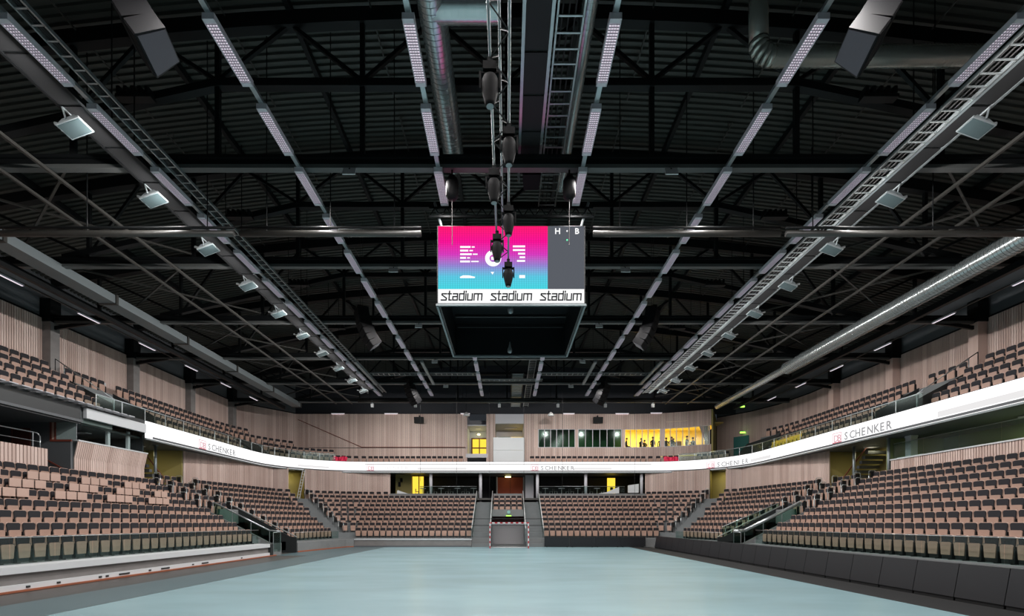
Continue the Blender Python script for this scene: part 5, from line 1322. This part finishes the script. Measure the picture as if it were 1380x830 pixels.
d = MB().box(-10.2, -8.9, 51.9, 52.0, 4.55, 7.0).build('door_4', 'yellow_lit'); struct(d, 'glowing yellow glazed door on the end concourse')
for x in (-10.2, -9.45, -8.9): MB().box(x - 0.05, x + 0.05, 51.85, 52.05, 4.55, 7.1).build('door_frame', 'door_brown', d)
d = MB().box(10.9, 11.75, 52.6, 52.7, 4.55, 6.9).build('door_5', 'yellow_lit'); struct(d, 'glowing yellow door behind the white counter'); MB().box(11.2, 11.5, 52.55, 52.6, 5.6, 5.9).build('notice', 'furniture', d)
for i, (z0, z1) in enumerate(((5.9, 6.4), (6.4, 6.8))):
    x = -11.45 + i * 0.2; t = thing('nook_speaker', 'small black speaker on yellowish nook wall, %s one' % ('lower' if i == 0 else 'upper'), 'loudspeaker', (x, 51.5, z0)); MB().box(x - 0.12, x + 0.12, 51.4, 51.58, z0, z1 - 0.03).build('cabinet', 'speaker_black', t); MB().box(x - 0.03, x + 0.03, 51.58, 51.62, z0 + 0.1, z0 + 0.2).build('bracket', 'steel_black', t)
o = thing('white_ramp', 'white sloping panel at the end of the yellowish nook', 'panel', (-11, 49.3, 4.9)); MB().prism([(0, 0), (1.4, 0), (1.4, 0.05), (0.1, 0.5), (0, 0.45)], (0, 0.08, 0), (-11.2, 49.22, 4.85)).build('panel', 'white_fascia', o)
o = thing('white_counter', 'white slanted counter panels on the end concourse by yellow door', 'counter', (11, 49.3, 4.9))
MB().prism([(0, 0), (2.2, 0.1), (2.2, 0.75), (0.9, 0.2), (0, 0.05)], (0, 0.08, 0), (9.2, 49.24, 4.95)).build('slope_panel', 'white_fascia', o); MB().prism([(0, 0), (1.1, 0), (1.1, 0.9), (0, 0.75)], (0, 0.08, 0), (13.2 - .9, 49.24, 5.1)).build('end_panel', 'white_fascia', o)
# high tables, each with two stools
def high_table(x, y, i):
    t = thing('high_table', 'small high table on the end concourse, %s from the desk-stand side' % nth(i), 'table', (x, y, 4.55), 'high tables on the end concourse')
    MB().lathe([(0.32, 1.05), (0.33, 1.07), (0.32, 1.1)], 12, (x, y, 4.55)).build('top', 'pale_paint', t); MB().tube((x, y, 4.58), (x, y, 5.6), 0.035, 8).build('stem', 'rail', t); MB().lathe([(0.24, 0), (0.22, 0.03)], 12, (x, y, 4.55)).build('foot', 'rail', t)
    for s in (-1, 1):
        c = thing('bar_stool', 'white wire bar stool on the %s side of the %s high table' % ('desk-stand' if s < 0 else 'black-board', nth(i)), 'stool', (x + s * 0.6, y, 4.55), 'stools on the end concourse')
        xx = x + s * 0.6
        MB().box(xx - 0.17, xx + 0.17, y - 0.17, y + 0.17, 5.28, 5.32).build('seat', 'furniture', c); MB().box(xx + s * 0.15, xx + s * 0.18, y - 0.16, y + 0.16, 5.32, 5.6).build('backrest', 'furniture', c)
        for a in (-1, 1):
            for b in (-1, 1): MB().tube((xx + a * 0.19, y + b * 0.19, 4.55), (xx + a * 0.13, y + b * 0.13, 5.28), 0.014, 6).build('leg', 'rail', c)
for i, x in enumerate((-8.8, -6.9, -5.2, -3.5, 4.0, 5.7, 7.4, 9.4)): high_table(x, 50.6, i + 1)
glass_rail('thin steel rail along the end concourse parapet', [(-8.9, 49.35), (-3.1, 49.35)], 5.05, 5.75, 1.6)
glass_rail('thin steel rail on the concourse parapet toward the white counter', [(3.3, 49.35), (12.0, 49.35)], 5.05, 5.75, 1.6)

# ================================================================== TIMBER WALLS BEHIND THE LOWER STANDS
bl = offset(LOW, RUN * 8 + 0.5)
ZB = 4.3
c2 = (bl[2] + bl[3]) / 2; tt = (bl[3] - bl[2]).normalized()
timber_wall('wall_lower_left', [Vector((bl[1].x, 34.6)), bl[1], bl[2], c2 - tt * 0.75], [(ZB, 7.2)], 'timber_xy', label='pale timber slat wall between desk stand and corner opening')
timber_wall('wall_lower_far_left', [c2 + tt * 0.75, bl[3], bl[4], bl[5], Vector((-11.9, bl[5].y))], [(ZB, 7.2)], 'timber_xy', label='pale timber slat wall behind the end stand corner')
c8 = (bl[8] + bl[9]) / 2; t8 = (bl[9] - bl[8]).normalized()
timber_wall('wall_lower_far_right', [Vector((16.7, bl[6].y)) if bl[6].x > 16.7 else bl[6], bl[7], bl[8], c8 - t8 * 0.75], [(ZB, 7.2)], 'timber_xy', label='pale timber slat wall between end concourse and corner opening')
timber_wall('wall_lower_right', [c8 + t8 * 0.75, bl[9], bl[10], Vector((bl[10].x, 35.4))], [(ZB, 7.2)], 'timber_xy', label='pale timber slat wall behind the stand of the black boards')
for c, tg, w_, k in ((c2, tt, 'desk-stand', 'left'), (c8, t8, 'black-board', 'right')):
    n = Vector((-tg.y, tg.x)); p0, p1 = c - tg * 1.4 + n * 2.2, c + tg * 1.4 + n * 2.2
    mb = MB(); sheet(mb, [p0, p1], ZB, 7.2, 0.1); sheet(mb, [c - tg * 0.8 + n * 0.12, p0], ZB, 7.2, 0.1); sheet(mb, [p1, c + tg * 0.8 + n * 0.12], ZB, 7.2, 0.1)
    mb.hexa([(*(c - tg * 1.5), ZB - 0.1), (*(c + tg * 1.5), ZB - 0.1), (*p1, ZB - 0.1), (*p0, ZB - 0.1), (*(c - tg * 1.5), ZB), (*(c + tg * 1.5), ZB), (*p1, ZB), (*p0, ZB)])
    struct(mb.build('wall_corner_nook_' + k, 'olive'), 'olive-yellow corner stair opening on the %s side' % w_)
    lamp_in(*(c + n * 1.2), 7.1, 0.5, 0.5, 22, (1.0, 0.9, 0.5), label='small warm ceiling lamp in the %s corner opening' % w_)
# white ladder leaning in the corner opening
t = thing('folded_ladder', 'pale stacked ladder leaning in the corner opening of the desk-stand side', 'ladder', (*(c2 + tt * 0.5), ZB))
pb, pt_ = c2 + tt * 0.2, c2 + tt * 0.72
for q in (-0.12, 0.12): MB().beam((pb.x + q, pb.y - 0.1, ZB), (pt_.x + q, pt_.y - 0.05, 7.1), 0.05, 0.06).build('stile', 'white_box', t)
for i in range(10):
    f = (i + 0.5) / 10; p = pb.lerp(pt_, f); MB().box(p.x - 0.12, p.x + 0.12, p.y - 0.12, p.y - 0.06, ZB + 2.8 * f, ZB + 2.8 * f + 0.05).build('rung', 'white_box', t)

# ================================================================== DESK-STAND SIDE: BALCONY, PRESS BOX, STAIR RECESS
X8 = -15.9 - RUN * 7 - 0.5                                    # back of the last row there
o = MB().box(X8 - 0.1, X8, 10, 23.5, 3.4, 5.62).build('parapet_left', 'dark_panel'); struct(o, 'slatted timber parapet of the balcony behind desk stand')
s_ = MB(); slats(s_, (X8, 10), (X8, 23.5), 4.72, 5.64, 0.17, 0.13, 0.05); stuff(s_.build('slat_cladding', 'timber_y', o))
o = MB().box(-29, X8, 10, 34.6, 4.45, 4.55).build('floor_balcony', 'slab'); struct(o)
o = MB().box(-29, -26.2, 10, 34.6, 4.5, 7.2).build('wall_balcony', 'grey_paint'); struct(o, 'grey back wall of the balcony behind desk stand')
o = thing('balcony_rail', 'round steel handrail on the slatted balcony parapet', 'rail', (X8, 22, 5.6))
MB().path([(X8 - 0.1, 10, 6.35), (X8 - 0.1, 23.1, 6.35), (X8 - 0.1, 23.25, 6.2), (X8 - 0.1, 23.25, 5.6)], 0.03, 8).build('top_rail', 'rail', o, True)
MB().tube((X8 - 0.1, 10, 5.95), (X8 - 0.1, 23.2, 5.95), 0.02, 8).build('mid_rail', 'rail', o, True)
for y in (12.5, 15, 17.5, 20, 22.9): MB().tube((X8 - 0.1, y, 5.6), (X8 - 0.1, y, 6.35), 0.022, 8).build('post', 'rail', o)
o = thing('balcony_column', 'pale square column on the balcony behind the desk stand', 'column', (X8 - 0.7, 21.4, 4.55)); MB().box(X8 - 0.95, X8 - 0.6, 21.15, 21.5, 4.55, 7.1).build('shaft', 'pale_paint', o); MB().box(X8 - 0.97, X8 - 0.58, 21.13, 21.52, 7.1, 7.2).build('cap', 'pale_paint', o)
PY0, PY1 = 24.8, 29.75
pe = MB().box(-26.2, X8 - 0.02, PY0, PY0 + 0.12, 3.4, 7.2); w_ = pe.build('wall_press_end', 'grey_paint'); struct(w_, 'grey end wall of the press box')
MB().beam((X8 - 0.3, PY0 - 0.1, 4.8), (-25.0, PY0 - 0.1, 6.1), 0.05, 0.06).build('wall_handrail', 'frame_red', w_)
d = MB().box(-25.3, -24.4, PY0 - 0.06, PY0, 4.55, 6.9).build('door_6', 'door_brown'); struct(d, 'dark brown door beside the press box'); MB().box(-25.36, -25.3, PY0 - 0.08, PY0, 4.55, 6.95).build('door_frame', 'frame_red', d)
PY0 += 0.13
pb_ = thing('press_box', 'glazed press box with slatted timber front and white header', 'press box', (X8, PY0, 4.5))
MB().box(X8 - 0.1, X8, PY0 + 0.12, PY1, 3.4, 5.35).build('front_panel', 'dark_panel', pb_)
s_ = MB(); slats(s_, (X8, PY0), (X8, PY1), 4.5, 5.4, 0.12, 0.09, 0.05); stuff(s_.build('slat_cladding', 'timber_y', pb_))
s_ = MB(); slats(s_, (X8, PY0), (X8, PY1), 5.4, 6.27, 0.12, 0.09, 0.05, 0.2); stuff(s_.build('slat_cladding', 'timber_y', pb_))
MB().hexa([(X8 - 0.1, PY0 + 0.12, 5.35), (X8, PY0 + 0.12, 5.35), (X8, PY1, 5.35), (X8 - 0.1, PY1, 5.35), (X8 + 0.1, PY0 + 0.12, 6.27), (X8 + 0.19, PY0 + 0.12, 6.27), (X8 + 0.19, PY1, 6.27), (X8 + 0.1, PY1, 6.27)]).build('leaning_panel', 'dark_panel', pb_)
MB().box(X8 - 0.3, X8 + 0.28, PY0, PY1, 6.27, 6.34).build('sill', 'white_fascia', pb_)
MB().box(X8 + 0.42, X8 + 0.6, PY0 + 0.1, 29.15, 7.47, 7.99).build('header', 'white_fascia', pb_)
for i in range(3):
    a, b = PY0 + 0.05 + i * 1.63, PY0 + 0.02 + (i + 1) * 1.63
    MB().hexa([(X8 + 0.22, a, 6.34), (X8 + 0.23, a, 6.34), (X8 + 0.23, b, 6.34), (X8 + 0.22, b, 6.34), (X8 + 0.5, a, 7.47), (X8 + 0.51, a, 7.47), (X8 + 0.51, b, 7.47), (X8 + 0.5, b, 7.47)]).build('pane', 'glass_clear', pb_)
for i in range(2):
    y = PY0 + 2.35 + i * 1.45; MB().box(X8 - 0.3, X8 - 0.16, y, y + 0.16, 6.34, 7.47).build('mullion', 'pale_paint', pb_)
MB().box(-25.8, -25.7, PY0 + 0.2, PY1, 4.6, 7.4).build('back_wall', 'grey_paint', pb_); MB().box(-25.7, X8, PY1 - 0.1, PY1, 3.4, 7.4).build('end_wall', 'room_dark', pb_)
MB().box(-25.7, X8, PY0 + 0.12, PY1, 4.6, 4.7).build('floor_plate', 'room_dark', pb_)
MB().box(-25.6, -25.55, PY0 + 0.6, PY0 + 2.2, 5.9, 7.2).build('whiteboard', 'white_box', pb_)
PY0 -= 0.13
lamp_in(-24.2, 27.3, 7.08, 1.2, 0.4, 30, (0.95, 1.0, 0.95), label='pale ceiling lamp inside the press box')  # lamp put in to lift the dark press box interior
wn = thing('window_6', None, None, (X8, PY0, 6.3), kind='structure'); wn['label'] = 'corner window of the press box in a red-brown frame'
MB().box(X8 - 1.05, X8 + 0.05, PY0 - 0.05, PY0, 6.22, 6.32).build('frame_rail', 'frame_red', wn); MB().box(X8 - 1.05, X8 + 0.3, PY0 - 0.05, PY0, 7.3, 7.4).build('frame_rail', 'frame_red', wn)
MB().box(X8 - 1.05, X8 - 0.95, PY0 - 0.05, PY0, 6.32, 7.3).build('frame_post', 'frame_red', wn); MB().box(X8 - 0.82, X8 - 0.75, PY0 - 0.05, PY0, 6.32, 7.3).build('frame_post', 'frame_red', wn); MB().box(X8 - 0.95, X8 - 0.82, PY0 - 0.04, PY0, 6.32, 7.3).build('infill', 'ply_rim', wn); MB().box(X8 - 0.75, X8 + 0.3, PY0 - 0.03, PY0 - 0.02, 6.32, 7.3).build('pane', 'glass_clear', wn)
MB().box(X8 - 0.75, X8 + 0.3, PY0 - 0.015, PY0 - 0.005, 6.32, 7.3).build('blind', 'pale_paint', wn)
def recess(xf, y0, y1, k, w_):
    s = -1 if xf < 0 else 1
    mb = MB(); mb.box(min(xf + s * 2.6, xf + s * 2.7), max(xf + s * 2.6, xf + s * 2.7), y0, y1, 4.3, 7.2); mb.box(min(xf, xf + s * 2.6), max(xf, xf + s * 2.6), y1, y1 + 0.1, 4.3, 7.2); mb.box(min(xf, xf + s * 2.6), max(xf, xf + s * 2.6), y0, y1, 4.2, 4.3)
    struct(mb.build('wall_recess_' + k, 'olive'), 'olive walls of the stair recess beside the ' + w_)
    t = thing('recess_stair', 'stair flight with handrail rising in the recess beside the ' + w_, 'stair', (xf + s * 1.6, y0, 4.3))
    for i in range(9): MB().box(min(xf + s * 1.1, xf + s * 2.5), max(xf + s * 1.1, xf + s * 2.5), y1 - 0.3 - i * 0.27 - 0.27, y1 - 0.3 - i * 0.27, 4.3 + i * 0.3, 4.5 + i * 0.3).build('step', 'grey_paint', t)
    MB().beam((xf + s * 1.05, y1 - 0.3, 5.2), (xf + s * 1.05, y1 - 2.6, 7.1), 0.05, 0.06).build('handrail', 'frame_red', t)
    t = thing('recess_pole', 'slim grey steel post before the stair recess by the ' + w_, 'post', (xf, (y0 + y1) / 2, 4.3)); MB().tube((xf + s * 0.1, (y0 + y1) / 2 - 0.15, 4.3), (xf + s * 0.1, (y0 + y1) / 2 - 0.15, 7.2), 0.09, 10).build('shaft', 'galv_dull', t, True); MB().box(xf + s * 0.1 - 0.12, xf + s * 0.1 + 0.12, (y0 + y1) / 2 - 0.27, (y0 + y1) / 2 - 0.03, 7.14, 7.2).build('cap', 'galv_dull', t)
    lamp_in(xf + s * 1.4, (y0 + y1) / 2, 7.12, 0.6, 0.6, 30, (1.0, 0.92, 0.6), label='small warm ceiling lamp in the stair recess by the ' + w_)
recess(-23.2, 29.9, 34.5, 'left', 'press box')
XR = 15.9 + RUN * 8 + 0.5
recess(XR, 30.0, 35.3, 'right', 'glazed lounge balcony')
# ================================================================== BLACK-BOARD SIDE: LOUNGE BALCONY
o = MB().box(XR, XR + 0.1, 10, 29.2, 4.2, 5.82).build('parapet_right', 'dark_panel'); struct(o, 'slatted timber parapet of the lounge balcony')
s_ = MB(); slats(s_, (XR, 29.2), (XR, 10), 4.9, 5.8, 0.14, 0.1, 0.05); stuff(s_.build('slat_cladding', 'timber_y', o))
MB().box(XR - 0.12, XR + 0.2, 10, 29.2, 5.8, 5.87).build('capping', 'white_fascia', o)
glass_rail('glass balustrade with handrail on the lounge balcony parapet', [(XR + 0.1, 10), (XR + 0.1, 29.2)], 5.88, 6.8, 2.1, gm='glass_rail', posts=False)
mb = MB(); mb.box(XR + 3.4, XR + 3.5, 10, 29.6, 4.8, 7.2); mb.box(XR, XR + 3.4, 29.5, 29.6, 4.3, 7.2); struct(mb.build('wall_lounge_right', 'lounge_green'), 'dull green back wall of the lounge balcony')
struct(MB().box(XR, XR + 3.5, 10, 29.6, 4.7, 4.8).build('floor_lounge', 'slab'))
struct(MB().box(XR + 1.2, XR + 3.4, 19.6, 20.3, 4.8, 7.2).build('wall_lounge_block', 'pale_paint'), 'pale wall block on the lounge balcony')
for i, (x, y) in enumerate(((XR + 0.7, 28.6), (XR + 0.6, 20.9))):
    t = thing('lounge_column', 'square white column on the lounge balcony %s' % ('by the stair recess' if i == 0 else 'by the pale wall block'), 'column', (x, y, 4.8)); MB().box(x - 0.2, x + 0.2, y - 0.2, y + 0.2, 4.8, 7.1).build('shaft', 'pale_paint', t); MB().box(x - 0.22, x + 0.22, y - 0.22, y + 0.22, 7.1, 7.2).build('cap', 'pale_paint', t)
t = thing('lounge_post', 'slim steel post at the end of the lounge balcony', 'post', (XR, 29.35, 4.3)); MB().tube((XR - 0.05, 29.35, 4.3), (XR - 0.05, 29.35, 7.2), 0.08, 10).build('shaft', 'galv_dull', t, True); MB().box(XR - 0.15, XR + 0.05, 29.25, 29.45, 7.14, 7.2).build('cap', 'galv_dull', t)
lamp_in(XR + 1.6, 22.6, 7.12, 0.2, 1.6, 150, (0.85, 1.0, 0.55), label='slim greenish ceiling lamp over the lounge balcony')
t = thing('white_bench', 'low white bench inside the lounge balcony by steel post', 'bench', (XR + 0.5, 28.6, 4.8)); MB().box(XR + 0.25, XR + 0.5, 27.4, 29.1, 5.86, 5.96).build('top', 'white_fascia', t); MB().box(XR + 0.3, XR + 0.45, 27.5, 29.0, 4.8, 5.86).build('base', 'white_fascia', t)

# ================================================================== UPPER TIER OPENINGS
for s, (v0, v1), w_ in ((-1, VL, 'desk-stand'), (1, VR, 'black-board')):
    k = 'left' if s < 0 else 'right'
    xa, xb_ = 22.0, 24.6
    mb = MB()
    for y in (v0, v1): mb.prism([(s * xa, 8.04), (s * xb_, 8.04), (s * xb_, 10.1), (s * xa, 8.7)], (0, 0.06, 0), (0, y - 0.03, 0))
    mb.box(min(s * xb_, s * (xb_ + 0.1)), max(s * xb_, s * (xb_ + 0.1)), v0, v1, 8.04, 10.0); mb.box(min(s * xa, s * xb_), max(s * xa, s * xb_), v0, v1, 7.9, 8.04)
    struct(mb.build('wall_opening_' + k, 'dark_panel'), 'dark side walls of the stair opening in the upper tier')
    t = thing('opening_rail', 'steel handrail beside the upper tier opening on the %s side' % w_, 'rail', (s * 22, v0, 8.04))
    MB().path([(s * 22.1, v0 + 0.2, 8.1), (s * 22.1, v0 + 0.2, 9.0), (s * 24.9, v0 + 0.2, 10.9), (s * 24.9, v0 + 0.2, 10.0)], 0.025, 6).build('rail', 'rail', t, True)
    MB().path([(s * 25.5, v0 + 0.3, 10.3), (s * 25.5, v0 + 0.3, 11.3), (s * 25.5, v1 + 0.2, 10.4)], 0.025, 6).build('slope_rail', 'steel_black', t, True)
# corner openings and the green door
struct(MB().hexa([(-22.2, 42.2, 8.04), (-21.75, 43.9, 8.04), (-23.2, 44.6, 8.04), (-23.6, 42.2, 8.04), (-22.2, 42.2, 8.4), (-21.75, 43.9, 8.4), (-23.2, 44.6, 9.4), (-23.6, 42.2, 9.4)]).build('wall_corner_box_left', 'dark_panel'), 'dark sloping side of the corner stair opening')
struct(MB().hexa([(22.2, 42.2, 8.04), (21.5, 45.3, 8.04), (23.0, 46.4, 8.04), (23.9, 42.2, 8.04), (22.2, 42.2, 8.3), (21.5, 45.3, 8.3), (23.0, 46.4, 9.6), (23.9, 42.2, 9.9)]).build('wall_corner_box_right', 'dark_panel'), 'dark sloping side of the corner stair opening near the green door')
mb = MB(); q = V2((20.8, 49.6), (23.0, 52.6), (25.1, 49.9), (26.3, 46.9), (24.5, 45.0)); mb.add([(*p, 7.9) for p in q] + [(*p, 8.04) for p in q], [(4, 3, 2, 1, 0), (5, 6, 7, 8, 9)] + [(i, (i + 1) % 5, (i + 1) % 5 + 5, i + 5) for i in range(5)]); struct(mb.build('floor_corner_right', 'terrace'))
mb = MB(); q = V2((-20.0, 47.4), (-22.2, 50.9), (-25.9, 45.9), (-23.5, 44.0)); mb.add([(*p, 7.9) for p in q] + [(*p, 8.04) for p in q], [(0, 1, 2, 3), (7, 6, 5, 4)] + [(i, i + 4, (i + 1) % 4 + 4, (i + 1) % 4) for i in range(4)]); struct(mb.build('floor_corner_left', 'terrace'))
pa, pb2 = Vector((24.1, 51.35)), Vector((25.05, 50.05)); dv = (pb2 - pa).normalized(); nv = Vector((dv.y, -dv.x))
d = MB().hexa([(*(pa + nv * 0.12), 8.1), (*(pb2 + nv * 0.12), 8.1), (*(pb2 + nv * 0.05), 8.1), (*(pa + nv * 0.05), 8.1), (*(pa + nv * 0.12), 11.1), (*(pb2 + nv * 0.12), 11.1), (*(pb2 + nv * 0.05), 11.1), (*(pa + nv * 0.05), 11.1)]).build('door_7', 'green_door'); struct(d, 'teal exit door in the timber corner wall')
t = thing('exit_lamp', 'bright green-yellow exit lamp over the teal door', 'exit sign', (24.4, 50.4, 11.4)); MB().box(24.25, 24.75, 50.25, 50.4, 11.35, 11.5).build('lit_panel', 'exit_green', t); MB().box(24.25, 24.75, 50.4, 50.5, 11.33, 11.55).build('back_box', 'galv_dull', t)
t = thing('exit_beacon', 'small bright green lamp high in the far corner roof', 'exit sign', (22.5, 46.3, 13.2)); MB().box(22.3, 22.7, 46.2, 46.4, 13.1, 13.22).build('lit_panel', 'exit_green', t); MB().box(22.45, 22.55, 46.25, 46.35, 13.22, 16.58).build('stem', 'steel_black', t)
t = thing('wall_box', 'small white control box on timber wall above the desk stand', 'box', (-25.9, 30.9, 10.6)); MB().box(-25.92, -25.7, 30.6, 31.0, 10.4, 11.0).build('case', 'white_box', t); MB().box(-25.7, -25.69, 30.65, 30.95, 10.5, 10.9).build('door', 'pale_paint', t)
# sloping handrail fixed on the far timber wall
o = thing('wall_rail', 'long thin dark rail line sloping down the end timber wall', 'rail', (-18, 50.9, 10)); MB().path([(-22.0, 50.9, 12.9), (-15.3, 50.9, 10.0)], 0.035, 6).build('sloping_bar', 'frame_red', o); MB().tube((-15.3, 50.9, 10.0), (-4.4, 50.9, 10.0), 0.03, 6).build('level_bar', 'frame_red', o)
